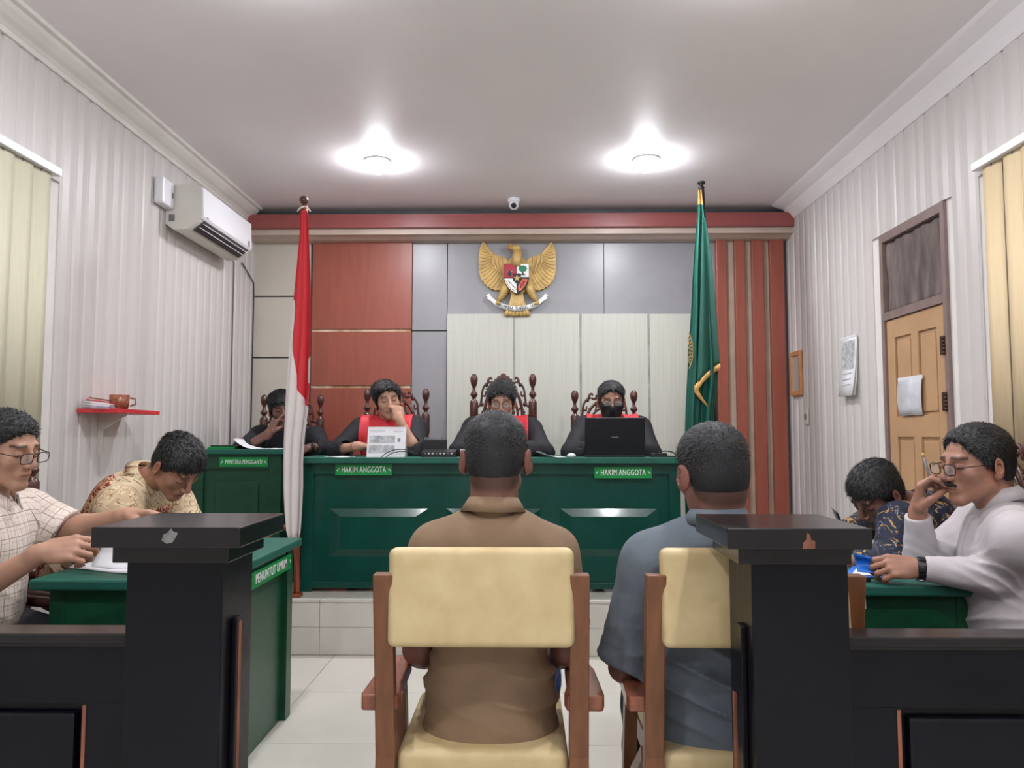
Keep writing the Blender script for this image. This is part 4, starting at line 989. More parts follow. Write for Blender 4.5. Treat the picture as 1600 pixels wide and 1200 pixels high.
def npmesh(name, pos, quads, m, parent, col=None, pu=None):
    me = bpy.data.meshes.new(name); off = np.array(rootof(parent).location)
    me.vertices.add(len(pos)); me.vertices.foreach_set('co', (pos-off).astype(f32).ravel())
    me.loops.add(quads.size); me.loops.foreach_set('vertex_index', quads.ravel().astype(np.int32))
    me.polygons.add(len(quads)); me.polygons.foreach_set('loop_start', np.arange(0, quads.size, 4, dtype=np.int32))
    me.polygons.foreach_set('use_smooth', np.ones(len(quads), bool)); me.update(calc_edges=True); me.validate()
    if col is not None:
        a = me.color_attributes.new('Col', 'FLOAT_COLOR', 'POINT'); a.data.foreach_set('color', np.concatenate([col, np.ones((len(col), 1))], 1).astype(f32).ravel())
    if pu is not None:
        a = me.attributes.new('pu', 'FLOAT_VECTOR', 'POINT'); a.data.foreach_set('vector', pu.astype(f32).ravel())
    me.materials.append(M[m]); o = bpy.data.objects.new(name, me); COL.objects.link(o); o.parent = parent; return o

def headframe(heading, pitch, roll):
    h, p, r = radians(heading), radians(pitch), radians(roll)
    f = V(sin(h)*cos(p), cos(h)*cos(p), sin(p)); rt0 = V(cos(h), -sin(h), 0); up0 = np.cross(rt0, f)
    rt = rt0*cos(r)-up0*sin(r); up = np.cross(rt, f)
    return np.stack([rt, f, up], 1)     # columns: right, forward, up
def head_prims(F, c, B, S, k=.012, off=0.0, full=True, fat=0, ear=0):
    def P(x, y, z): return c+B@(V(x, y, z)*S)
    def E(x, y, z, r, kk=k, op='u', BB=None): F.ell(P(x, y, z), [v*S+off for v in r], B if BB is None else BB, kk*S, op)
    E(0, -.012, .032, (.074, .094, .083)); E(0, -.045, -.015, (.060, .052, .062), .03)
    E(0, .022, -.03, (.060+fat, .066, .078), .02)
    for s in (-1, 1):
        F.cone(P(s*(.047+fat), .004, -.056), P(s*.014, .070, -.094), (.018)*S+off, .017*S+off, .02*S)
        E(s*.044, .052, -.018, (.022, .022, .022), .02)
    E(0, .072, -.096, (.022, .016, .016), .018)
    if not full: return P
    F.cone(P(-.034, .077, .030), P(.034, .077, .030), .011*S, .011*S, .014*S)
    for s in (-1, 1):
        E(s*.031, .100, .010, (.019, .014, .012), .014, 's'); E(s*.031, .0735, .009, (.0145, .0135, .0115), .003)
    F.cone(P(0, .086, .022), P(0, .108, -.018), .007*S, .0095*S, .009*S)
    E(0, .108, -.025, (.0105, .010, .009), .006)
    for s in (-1, 1): E(s*.0125, .098, -.029, (.0085, .010, .0075), .005); E(s*.0065, .104, -.0355, (.004, .005, .004), .002, 's')
    E(0, .080, -.058, (.028, .015, .022), .012)
    E(0, .091, -.0545, (.020, .0075, .0052), .003); E(0, .090, -.0645, (.017, .008, .0062), .003); E(0, .098, -.0595, (.021, .005, .0014), .002, 's')
    for s in (-1, 1):
        a = radians(24+ear*1500)*s; R2 = np.array([[cos(a), -sin(a), 0], [sin(a), cos(a), 0], [0, 0, 1]]); BB = B@R2.T if s < 0 else B@R2.T
        F.ell(P(s*(.082+ear), -.012-ear, -.004), [.0085*S, .021*S, .033*S], BB, .006*S); F.ell(P(s*(.088+ear), -.006-ear, .0), [.0045*S, .011*S, .020*S], BB, .004*S, 's')
        F.ell(P(s*(.079+ear*.6), -.004-ear*.5, -.028), [.007*S, .010*S, .011*S], BB, .006*S)
    return P
def hair_mesh(c, B, S, par, m, top=.016, side=.005, style='short', spike=.003, line=.062, part=0, h=.0036, seed=0, recede=0, blades=3500, lift=.25, comb_f=True):
    F = Field(c-.16*S, c+.16*S, h)
    def P(x, y, z): return c+B@(V(x, y, z)*S)
    F.ell(P(0, -.012, .034), [.0755*S, .0955*S, .084*S], B, .01); F.ell(P(0, -.045, -.015), [.0615*S, .054*S, .064*S], B, .03*S)
    def fn(X, Y, Z):
        X = X-f32(c[0]); Y = Y-f32(c[1]); Z = Z-f32(c[2])
        L = [(X*f32(B[0][i])+Y*f32(B[1][i])+Z*f32(B[2][i]))/f32(S) for i in range(3)]; x, y, z = L
        t = np.clip((z-.02)/.07, 0, 1); th = side+(top-side)*t*t*(3-2*t)
        th = th+part*np.clip(x/.05, -1, 1)*t*.006
        n = spike*.6*(np.sin(x*150+5*np.sin(y*57+z*40+seed))*.6+np.sin(y*130-z*90+seed*2+4*np.sin(x*70+y*20))*.5)*(.35+t)
        hy = np.interp(np.clip(y, -.12, .12), [-.12, -.075, -.05, -.028, -.012, .006, .02, .034, .055, .075, .12], [-.082, -.078, -.062, -.038, -.005, .002, .004, .03, .05, line, line+.004])
        hy = hy+recede*np.clip(np.abs(x)/.05, 0, 1)*np.clip((y-.03)/.03, 0, 1)+.003*np.sin(x*200+seed)*np.clip((y-.05)/.02, 0, 1)
        q = (hy-z)*.8
        return L, th+n, q
    X, Y, Z = F.ax[0][:, None, None], F.ax[1][None, :, None], F.ax[2][None, None, :]
    L, th, q = fn(X, Y, Z); F.F = (F.F-th*S).astype(f32)
    hh = np.clip(.5-.5*(F.F-q*S)/.008, 0, 1); F.F = (F.F*(1-hh)+q*S*hh+.008*hh*(1-hh)).astype(f32)
    if style == 'tuft':
        for x, y, z in ((.0, .05, .125), (.012, .04, .132), (-.012, .055, .122), (.02, .02, .128)): F.cone(P(x*.6, y*.5, .09), P(x, y, z), .012*S, .003*S, .006)
    if style == 'wave':
        for i in range(9):
            a = -1+2*i/8; F.cone(P(a*.05+.01, .045-.02*abs(a), .100-.018*a*a), P(a*.062-.012, .078-.03*abs(a), .080+.006*sin(i*2.7)-.016*a*a), .016*S, .007*S, .008)
    pos, q = F.mesh()
    rng = np.random.RandomState(int(seed*7)+3); L = (pos-c)@B/S
    w_ = np.clip((L[:, 2]+.09)/.12, .25, 1)*(.35+(L[:, 1] < .2)); ids = rng.choice(len(pos), blades, p=w_/w_.sum())
    l = L[ids]; nrm = l-np.array([0, -.012, .02]); nrm /= np.linalg.norm(nrm, axis=1)[:, None]
    t_ = np.clip((l[:, 2]-.02)/.07, 0, 1)
    comb = np.stack([.5*np.sign(l[:, 0])*(1-t_)+part*.7*t_, (.75 if comb_f else -.4)*t_, -1+.9*t_], 1)+rng.normal(0, .28, (blades, 3))
    tg = comb-nrm*np.sum(comb*nrm, 1)[:, None]; tg /= np.linalg.norm(tg, axis=1)[:, None]+1e-9; sd_ = np.cross(nrm, tg)
    ln = (.5+.8*rng.rand(blades))*(side*1.6+(top-side)*1.1*t_+.002); wd = (.0007+.0007*rng.rand(blades))[:, None]*(1+spike*90)
    dr = tg+nrm*(lift*(.3+rng.rand(blades)))[:, None]; p0 = l-nrm*.0025; p1 = l+dr*ln[:, None]*.55; p2 = l+(dr*.9-nrm*.12)*ln[:, None]
    vs = np.stack([p0-sd_*wd, p0+sd_*wd, p1+sd_*wd*.8, p1-sd_*wd*.8, p2+sd_*wd*.15, p2-sd_*wd*.15], 1).reshape(-1, 3)
    b0 = np.arange(blades)*6+len(pos); qq = np.concatenate([np.stack([b0, b0+1, b0+2, b0+3], 1), np.stack([b0+3, b0+2, b0+4, b0+5], 1)])
    pos = np.concatenate([pos, c+(vs*S)@B.T]); return npmesh('hair', pos, np.concatenate([q, qq]), m, par)
SKIN = {'mid': (164, 120, 100), 'dark': (124, 86, 74), 'light': (182, 140, 118), 'deep': (116, 82, 72)}
def skincol(pos, c, B, S, base, opts):
    b = np.array([lin(v) for v in SKIN[base]]); col = np.tile(b, (len(pos), 1)).astype(float)
    n = .06*np.sin(pos[:, 0]*60+pos[:, 1]*37)*np.sin(pos[:, 2]*48); col *= (1+n)[:, None]
    L = (pos-c)@B/S; x, y, z = L[:, 0], L[:, 1], L[:, 2]; hd = (np.abs(x) < .11) & (np.abs(y) < .14) & (z > -.13) & (z < .14)
    def mix(mask, tgt, a=1.0):
        w = np.clip(mask, 0, 1)*hd*a; col[:] = col*(1-w[:, None])+np.array(tgt)[None]*w[:, None]
    ax = np.abs(x); fr = np.clip((y-.055)/.01, 0, 1)
    mix(np.exp(-((ax-.077)/.012)**2)*(y < .02)*(np.abs(z) < .045), b*np.array([1.15, .82, .78]), .8)
    lipm = np.clip(1.5-np.abs(z+.0595)/.0065, 0, 1)*np.clip(1.4-ax/.018, 0, 1)*fr
    mix(lipm, b*np.array([.80, .52, .52]), .8)
    mix(np.clip(1.6-np.abs(z+.0595)/.0016, 0, 1)*(ax < .02)*fr, b*.25, .8)
    brow = np.clip(1.5-np.abs(z-(.034-.25*np.clip(ax-.036, 0, 1)))/.0048, 0, 1)*(ax > .013)*(ax < .05)*(y > .04); mix(brow, (.012, .010, .010), .85)
    lash = np.clip(1.5-np.abs(z-(.0035-(.3*(ax-.031))**2*20))/.0018, 0, 1)*(ax > .017)*(ax < .045)*fr; mix(lash, (.01, .008, .008), .95)
    mix(np.clip(1.5-np.hypot(ax-.031, z-.008)/.017, 0, 1)*fr, b*.72, .45)
    mix(np.clip(1.5-np.hypot(ax-.0065, z+.036)/.0032, 0, 1)*(y > .09), b*.15, .9)
    hy = np.interp(y, [-.12, -.075, -.05, -.028, -.012, .006, .02, .034, .055, .12], [-.085, -.08, -.065, -.045, -.02, -.016, -.005, .02, .06, .075])
    mix(np.clip((z-hy)/.018+.5, 0, 1)*(y < .045)*(ax < .0775), b*.22+.004, .75)
    st = opts.get('stubble', .12); mix(np.clip(1-np.hypot(ax/1.2, z+.062)/.05, 0, 1)*fr+np.clip((-.06-z)/.04, 0, 1)*(y > 0), b*.45, st)
    return np.clip(col, 0, 1)
def hand(F, w, d, n, side, curl, S=1.0, thumb=(.5, .5, .3), k=.004, spread=.12, point=False):
    # w wrist, d towards the knuckles, n palm normal (palm faces this way), side: unit vector from little finger to index
    d = nz(d); n = nz(np.asarray(n)-d*(np.asarray(n)@d)); s = np.cross(d, n); s = s if s@np.asarray(side) > 0 else -s
    def Pt(a, b, c): return w+(d*a+s*b+n*c)*S
    F.ell(Pt(.048, 0, 0), [.050*S, .040*S, .0155*S], np.stack([d, s, n], 1), .012)
    F.cone(Pt(-.02, 0, 0), Pt(.03, 0, 0), .025*S, .022*S, .015)
    offs = [(.086, .031), (.091, .011), (.087, -.010), (.078, -.029)]; lens = [(.042, .025, .02), (.046, .029, .021), (.042, .027, .02), (.033, .021, .018)]
    for i, (o, L) in enumerate(zip(offs, lens)):
        cu = curl[i] if hasattr(curl, '__len__') else curl
        p = Pt(o[0], o[1], 0); F.cone(Pt(.02, o[1]*.6, 0), p, .013*S, .0108*S, .008)
        ang = 0; dr = nz(d+s*spread*(1.5-i)/1.5*.6)
        for j in range(3):
            ang += cu*(1.0, 1.25, .8)[j]; v = dr*cos(ang)+n*sin(ang); q = p+v*L[j]*S
            F.cone(p, q, (.0098, .0088, .008)[j]*S, (.0088, .008, .0068)[j]*S, k); p = q
    ta, tb, tc = thumb; b0 = Pt(.02, .026, .008); b1 = Pt(.052, .046*ta+.02, .012+.03*tb); b2 = b1+nz(d*(.7-.2*tc)-s*tc*.8+n*(.2+.5*tb))*.030*S; b3 = b2+nz(d*(.7-.4*tc)-s*tc*1.0+n*(.2+.4*tb))*.026*S
    F.cone(b0, b1, .017*S, .0125*S, .010); F.cone(b1, b2, .0115*S, .010*S, k); F.cone(b2, b3, .010*S, .0085*S, k)
    return F
def arr(v): return np.array([v[0], v[1], v[2]], float)
def ring_collar(nb, up, fwd, rt, m, par, r0=.062, r1=.058, ht=.036, fall=.034, gap=.5, sx=1.0, name='collar', point=.03, tilt=.0):
    g = []; N = 40
    up, fwd, rt = nz(up), nz(fwd), nz(rt)
    for i in range(N+1):
        a = -pi+gap+(2*pi-2*gap)*i/N        # 0 = back
        dv = -fwd*cos(a)+rt*sin(a)*sx; e = abs(a)/(pi-gap); fr = e**5; dn = -up*(.045*e**2.2)-up*tilt*(1-e)
        dl = -up*fall*(1+point/fall*fr)+nz(dv)*(.012+.004*fr)
        p0 = nb+dv*r0+dn; p1 = nb+dv*r1+up*ht+dn; p2 = p1+dv*.005+up*.002; p3 = p2+dl+dv*.010; p4 = p3-dv*.004; p5 = p1+dv*.003-up*.003
        g.append([p0-dv*.002-up*.02, p1, p2, p3, p4, p5])
    mb = MB().sheet([[g[i][j] for i in range(N+1)] for j in range(6)]); o = mb.build(name, m, par); solid(o, .0022)
    at_ = o.data.attributes.new('pu', 'FLOAT_VECTOR', 'POINT'); at_.data.foreach_set('vector', np.array([(i*.0105, j*.017, .3) for j in range(6) for i in range(N+1)], f32).ravel()); return o
def glasses(c, B, S, par, round_=False, m='glassframe', drop=0.0):
    def P(x, y, z): return c+B@(V(x, y, z)*S)
    mb = MB(); ln = MB()
    for s in (-1, 1):
        pts = []
        for k in range(18):
            a = 2*pi*k/18; ca, sa = cos(a), sin(a); ex = .6 if not round_ else 1
            rx = .024*(abs(ca)**ex)*(1 if ca > 0 else -1); rz = .0165*(abs(sa)**ex)*(1 if sa > 0 else -1)
            pts.append(P(s*.033+rx, .112-.10*abs(s*.033+rx)*.35, .006-drop+rz))
        mb.tube(pts, .0016, 6, closed=True); ln.add(pts, [tuple(range(18))])
        mb.tube([P(s*.057, .102, .012-drop), P(s*.073, .08, .012-drop*.5), P(s*.083, .02, .010), P(s*.084, -.012, .008), P(s*.082, -.03, -.008)], .0016, 6)
    mb.tube([P(-.010, .114, .010-drop), P(0, .1165, .013-drop), P(.010, .114, .010-drop)], .0016, 6)
    o = mb.build('spectacles', m, par); o2 = ln.build('lens', 'lens', o); return o

def person(label, cat_loc, head, nb, pv, sh, el, wr, skin='mid', h=.007, hf=.004, hands=(), outfit=None, hair=None, legs=None, opts=None, S=1.0, waist=1.0, name='person', shw=.0, group=None):
    """head=(center, heading, pitch, roll); joints are world points; index 0 = the person's left, 1 = right"""
    opts = opts or {}; outfit = outfit or {}
    t = thing(name, label, 'person', cat_loc, group)
    hc = arr(head[0]); B = headframe(*head[1:4]); nb = arr(nb); pv = arr(pv); sh = [arr(x) for x in sh]; el = [arr(x) for x in el]; wr = [arr(x) for x in wr]
    HS = head[4] if len(head) > 4 else 1.0
    up = nz(nb-pv); rt = sh[1]-sh[0]; rt = nz(rt-up*(rt@up)); fw = np.cross(up, rt); TB = np.stack([rt, fw, up], 1)
    L = np.linalg.norm(nb-pv)
    def torso(F, off, k=.05, sc=1.0):
        def T(a, x, y, r): F.ell(pv+up*(L*a)+rt*x+fw*y, [v+off for v in r], TB, k)
        T(.70, 0, .008, (.150+shw, .098, min(.165, .27*L))); T(.42, 0, .012, (.142*waist, .102*waist, .16)); T(.12, 0, .0, (.158*waist, .118*waist, .14))
        T(.82, 0, -.012, (.135+shw, .070, min(.09, .15*L)))
        for s in sh:
            F.cone(nb-up*.05, s+up*.002, .043+off, .052+off, .05); F.cone(nb-up*.16-fw*0.0, s-up*.03, .07+off, .045+off, .05)
    pts = np.array([hc]+[nb, pv]+sh+el+wr); lo = pts.min(0)-.22; hi = pts.max(0)+.22
    fine = [(hc, .135*HS, hf)]
    for hd in hands:
        if hd: fine.append((wr[hd['i']]+nz(hd['d'])*.07, .12, opts.get('hh', hf)))
    F = Field(lo, hi, h, fine)
    torso(F, -.012)
    nk = hc+B@(V(0, -.028, -.055)*HS); F.cone(nb-up*.03, nk, opts.get('nr', .055)*HS+.002, opts.get('nr', .055)*HS-.001, .02)
    head_prims(F, hc, B, HS, fat=opts.get('fat', 0), ear=opts.get('ear', 0))
    for i in (0, 1):
        lg = outfit.get('long'); F.cone(sh[i], el[i], .036 if lg else .042, .032 if lg else .038, .02); m = el[i]+(wr[i]-el[i])*.3; ra = .030 if lg and not opts.get('bare') else .038
        F.cone(el[i], m, ra, ra+.001, .02); F.cone(m, wr[i], ra+.001, .0255, .02)
    for hd in hands:
        if hd: hand(F, wr[hd['i']], hd['d'], hd['n'], hd['s'], hd.get('curl', .4), hd.get('S', 1.0), hd.get('thumb', (.5, .5, .3)), spread=hd.get('spread', .12))
    pos, q = F.mesh(); b = npmesh('body', pos, q, 'skin', t, col=skincol(pos, hc, B, HS, skin, opts))
    # hair
    if hair is not None:
        hk = dict(hair); hm = hk.pop('m', 'hair'); hair_mesh(hc, B, HS, t, hm, **hk)
    # upper garment
    o = outfit; off = o.get('off', .012); G = Field(lo, hi, o.get('h', h))
    torso(G, off)
    long = o.get('long', False); tc = o.get('cut', (.8, .8)); tc = tc if hasattr(tc, '__len__') else (tc, tc); fl = o.get('flare', 1.0)
    for i in (0, 1):
        if not long:
            a, bb = sh[i], el[i]; d = nz(bb-a); c = a+(bb-a)*tc[i]
            G.cone(a, c+d*.05, (.064)*fl, .063*fl+.004, .03, planes=[(c, d)]); G.cone(c-d*.03, c+d*.09, .043*fl, .052*fl, .004, 's')
        else:
            G.cone(sh[i], el[i], .060*fl, .050*fl, .03); d = nz(wr[i]-el[i]); c = el[i]+(wr[i]-el[i])*tc[i]; re = o.get('cuff', .036)
            G.cone(el[i], c+d*.03, .050*fl, re, .02, planes=[(c, d)]); G.cone(c-d*.03, c+d*.05, re-.014, re-.012, .003, 's') if re > .05 else None
    nd = nz(nk-nb); G.cone(nb+up*.01-fw*0, nb+nd*.12, (opts.get('nr', .055)+.001)*HS, (opts.get('nr', .055)+.012)*HS, .006, 's'); 
    if o.get('skirt'): G.ell(pv-up*.06, [.168*waist+off, .128*waist+off, .14], TB, .04)
    if o.get('vneck'): G.cone(nb+fw*.05-up*.01, nb+fw*.10-up*.07, .03, .008, .01, 's')
    if o.get('hem') is not None: G.plane(pv-up*o['hem'], -up, .01)
    amp = o.get('fold', .004); sd = o.get('seed', 0.)
    def foldfn(X, Y, Z):
        a = X*f32(rt[0])+Y*f32(rt[1])+Z*f32(rt[2]); u = X*f32(up[0])+Y*f32(up[1])+Z*f32(up[2])-f32(pv@up); v = X*f32(fw[0])+Y*f32(fw[1])+Z*f32(fw[2])
        rg = lambda t: (1-np.abs(np.sin(t)))**1.6*2-.55
        n = .8*np.sin(u*20+3*np.sin(a*6+sd)+2*np.sin(v*9+sd*2))*np.sin(a*9+v*7+sd*3)+.45*rg((a*.8+u)*13+sd+2.2*np.sin(v*6+a*7))*np.sin(u*7+sd*2+a*4)
        g = np.exp(-((u-o.get('wf_u', .12))/.12)**2)*o.get('waistfold', 1.0)
        n2 = rg(u*44+3.0*np.sin(a*7+sd*1.3)+1.5*np.sin(v*8+a*3))*g*1.3*(.6+.4*np.sin(a*13+sd))
        m = 0
        for i in (0, 1):
            e = el[i]; r2 = (X-f32(e[0]))**2+(Y-f32(e[1]))**2+(Z-f32(e[2]))**2; m = m+np.exp(-r2/.009)
            e = sh[i]-up*.06; r2 = (X-f32(e[0]))**2+(Y-f32(e[1]))**2+(Z-f32(e[2]))**2; m = m+.5*np.exp(-r2/.005)
        n3 = rg((X*1.0+Y*.6+Z*1.5)*36+sd+2.4*np.sin(Z*22+X*15))*m
        cm = 1.0
        for i in (0, 1):
            e = (el[i]+(wr[i]-el[i])*tc[i]) if long else (sh[i]+(el[i]-sh[i])*tc[i]); r2 = (X-f32(e[0]))**2+(Y-f32(e[1]))**2+(Z-f32(e[2]))**2; cm = cm*(1-.85*np.exp(-r2/.0035))
        return (-amp*(n+n2+n3)*cm).astype(f32)
    G.warp(foldfn)
    pos, q = G.mesh()
    # cloth coordinates
    pu = None
    if o.get('pu'):
        segs = [(pv, nb, .14, 0)]+[(sh[i], el[i], .06, 1+i) for i in (0, 1)]+[(el[i], wr[i], .05, 3+i) for i in (0, 1)]
        best = np.full(len(pos), 9.0); pu = np.zeros((len(pos), 3))
        for a, bb, r, kx in segs:
            ba = bb-a; tt = np.clip(((pos-a)@ba)/(ba@ba), -.2 if kx == 0 else 0, 1); dd = np.linalg.norm(pos-a-tt[:, None]*ba, axis=1)-r
            ax_ = nz(ba); e1 = nz(np.cross(ax_, V(.3, .9, .2)) if kx else np.cross(ax_, fw)); e2 = np.cross(ax_, e1); rel = pos-a
            ang = np.arctan2(rel@e2, rel@e1)
            cc = np.stack([ang*r if kx else rel@rt+.25*(rel@fw), rel@ax_, np.full(len(pos), kx*.37)], 1)
            mk = dd < best; best[mk] = dd[mk]; pu[mk] = cc[mk]
    gar = npmesh(o.get('name', 'shirt'), pos, q, o['m'], t, pu=pu)
    col = o.get('collar')
    if col: ring_collar(nb+up*o.get('cu', .012)+fw*o.get('cf', .0), nz(nd*.7+up*.3), fw, rt, o.get('cm', o['m']), t, **col)
    # lower garment and shoes
    if legs is not None:
        lf = nz(V(sin(radians(legs['heading'])), cos(radians(legs['heading'])), 0)); lr = np.cross(lf, V(0, 0, 1)); z0 = legs.get('floor', 0)
        pc = pv-up*.01; hips = [pc-lr*.085, pc+lr*.085]; sp = legs.get('spread', .13); kn = legs.get('reach', .40)
        zk = legs.get('kz', z0+.47); knees = [V(*(p+lf*kn-lr*(sp-.085) if i == 0 else p+lf*kn+lr*(sp-.085))) for i, p in enumerate(hips)]
        for kk in knees: kk[2] = zk
        ank = [V(kk[0], kk[1], z0+.09)+lf*legs.get('foot', .02) for kk in knees]
        ll = np.min(np.array(hips+knees+ank), 0)-.2; hh = np.max(np.array(hips+knees+ank), 0)+.2; Lg = Field(ll, hh, .011)
        Lg.ell(pc, [.148*waist, .105, .11], TB, .03) if o.get('skirt') else Lg.ell(pc, [.16*waist, .12, .12], TB, .03)
        for i in (0, 1): Lg.cone(hips[i]+lf*(.03 if o.get('skirt') else 0), knees[i], .080 if o.get('skirt') else .088, .064, .03); Lg.cone(knees[i], ank[i], .062, .05, .02)
        Lg.plane(V(0, 0, z0+.06), V(0, 0, -1)); Lg.warp(lambda X, Y, Z: (.003*np.sin(Z*50+X*20+Y*30)).astype(f32))
        pos, q = Lg.mesh(); npmesh('trousers', pos, q, legs.get('m', 'trouser'), t)
        for i in (0, 1):
            mtx = Matrix(((lr[0], lf[0], 0, ank[i][0]+lf[0]*.05), (lr[1], lf[1], 0, ank[i][1]+lf[1]*.05), (0, 0, 1, z0+.042), (0, 0, 0, 1)))
            MB().ball((0, .02, 0), (.045, .135, .042), 12, 8, mtx=mtx).ball((0, -.05, .02), (.038, .06, .055), 12, 8, mtx=mtx).build('shoe', 'shoe', t)
    return dict(t=t, hc=hc, B=B, S=HS, TB=TB, nb=nb, pv=pv, up=up, fw=fw, rt=rt, L=L, sh=sh, el=el, wr=wr, torso=torso, lo=lo, hi=hi, nk=nk, gar=gar)
def patch(p, name, m, off, fn, h=.007, fold=.0, parent=None, slv=0):
    """a garment piece lying on the torso: torso grown by off, kept where fn(a, v, u) < 0 (side, forward, up from the pelvis)"""
    G = Field(np.minimum(p['pv'], p['nb'])-.42, np.maximum(p['pv'], p['nb'])+.3, h); p['torso'](G, off)
    if slv:
        for i in (0, 1): G.cone(p['sh'][i], p['sh'][i]+(p['el'][i]-p['sh'][i])*.4, slv, slv, .03)
    X, Y, Z = G.ax[0][:, None, None], G.ax[1][None, :, None], G.ax[2][None, None, :]; o = p['pv']
    def D(v): return (X-f32(o[0]))*f32(v[0])+(Y-f32(o[1]))*f32(v[1])+(Z-f32(o[2]))*f32(v[2])
    a, v, u = D(p['rt']), D(p['fw']), D(p['up']); G.F = np.maximum(G.F, fn(a, v, u)).astype(f32)
    nd = nz(p['nk']-p['nb']); G.cone(p['nb'], p['nb']+nd*.12, .055, .062, .004, 's')
    pos, q = G.mesh(); return npmesh(name, pos, q, m, parent or p['t'])

# ---- the judges and the clerk
def judges():
    leg = dict(heading=180, floor=PZ, reach=.34, kz=PZ+.47, foot=-.02)
    def robe(p, jab=True):
        L = p['L']
        patch(p, 'red_facing', 'robered', .028, slv=.084, fn= lambda a, v, u: np.maximum(np.maximum(np.abs(a)-.165, .0-u), -(v+.02+np.maximum(0, u-(L-.16))*.9)).astype(f32))
        if jab:
            m = MB(); c = p['nb']+p['fw']*.058-p['up']*.005; g = []
            for i in range(9):
                f = i/8; w = .016+.014*f; row = []
                for j in range(9): s = -1+j/4; row.append(tuple(c+p['rt']*(w*s)+p['fw']*(.012+.055*min(1, f*1.4)+.004*cos(s*9))-p['up']*(.2*f)))
                g.append(row)
            o = m.sheet(g).build('neck_bands', 'jabot', p['t']); solid(o, .004)
            ring_collar(p['nb']+p['fw']*.0-p['up']*.01, nz(p['nk']-p['nb']), p['fw'], p['rt'], 'jabot', p['t'], ht=.03, fall=.006, gap=.25, point=0, r0=.06, r1=.056, name='stand_collar')
    base = dict(name='robe', m='robe', long=True, flare=1.25, off=.018, h=.009, fold=.0035)
    # left member, fist at the mouth
    Y = 4.84
    p = person('judge in red and black robe resting his mouth on his fist, left of bench', (at(605, 700, Y).x, 5.0, PZ),
        (at(606, 627, Y), 163, -4, 9, 1.0), at(606, 655, 4.93), at(606, 715, 5.0)-Vector((0, 0, .36)), (at(648, 669, 4.93), at(566, 670, 4.93)), (at(652, 707, 4.70), at(527, 703, 4.80)), (at(625, 657, 4.70), at(560, 697, 4.66)),
        skin='light', h=.008, hf=.0042, hands=(dict(i=0, d=(-.25, .18, .95), n=(-.5, .85, 0), s=(-.5, -.6, .2), curl=1.15, thumb=(.1, .8, .8), S=.98), dict(i=1, d=(1, -.1, -.05), n=(0, 0, -1), s=(0, 1, 0), curl=.35)),
        outfit=dict(base, cut=(.22, .45), cuff=.058, seed=1.), hair=dict(top=.022, side=.010, style='wave', part=1, spike=.004, line=.078, comb_f=False), legs=leg)
    robe(p)
    # presiding judge, spectacles, looking down
    p = person('middle judge in red and black robe with spectacles, reading under the tallest carved chair', (at(784, 700, 4.9).x, 5.0, PZ),
        (at(784, 629, 4.88), 181, -14, 0, 1.0), at(785, 656, 4.95), at(785, 715, 5.0)-Vector((0, 0, .36)), (at(827, 670, 4.95), at(741, 670, 4.95)), (at(850, 706, 4.76), at(716, 706, 4.76)), (at(812, 706, 4.6), at(757, 706, 4.6)),
        skin='light', h=.008, hf=.0042, hands=(dict(i=0, d=(-1, -.3, 0), n=(0, 0, -1), s=(0, -1, 0), curl=.3), dict(i=1, d=(1, -.3, 0), n=(0, 0, -1), s=(0, -1, 0), curl=.3)),
        outfit=dict(base, cut=(.95, .95), cuff=.07, seed=2.), hair=dict(top=.022, side=.009, style='wave', spike=.005, line=.074, comb_f=False, lift=.45), legs=leg)
    robe(p); glasses(p['hc'], p['B'], p['S'], p['t'], round_=False)
    # right member, mask and laptop
    p = person('judge in red and black robe with black face mask and spectacles behind the black laptop', (at(956, 700, 4.9).x, 5.0, PZ),
        (at(955, 628, 4.88), 182, -10, 0, 1.02), at(956, 654, 4.95), at(957, 715, 5.0)-Vector((0, 0, .36)), (at(999, 668, 4.95), at(914, 668, 4.95)), (at(1017, 708, 4.78), at(893, 707, 4.78)), (at(985, 706, 4.66), at(925, 706, 4.66)),
        skin='mid', h=.008, hf=.0042, hands=(dict(i=0, d=(-1, -.4, 0), n=(0, 0, -1), s=(0, -1, 0), curl=.35), dict(i=1, d=(1, -.4, 0), n=(0, 0, -1), s=(0, -1, 0), curl=.35)),
        outfit=dict(base, cut=(.95, .95), cuff=.07, seed=3.), hair=dict(top=.015, side=.004, m='hair', spike=.002, line=.080, recede=.0, comb_f=False), legs=leg)
    robe(p, False); glasses(p['hc'], p['B'], p['S'], p['t'])
    G = Field(p['hc']-.15, p['hc']+.15, .0045); hp = head_prims(G, p['hc'], p['B'], p['S'], full=False, off=.007); G.ell(hp(0, .107, -.030), [.019, .022, .034], p['B'], .02); G.ell(hp(0, .086, -.06), [.03, .018, .025], p['B'], .02)
    G.plane(hp(0, .1, -.008), p['B']@nz(V(0, .25, 1)), .004); G.plane(hp(0, .0, -.125), -p['B'][:, 2]); G.plane(hp(0, .03, 0), -p['B'][:, 1], .004)
    pos, q = G.mesh(); npmesh('face_mask', pos, q, 'maskcloth', p['t'])
    # clerk in black, finger at his cheek
    Y = 5.06
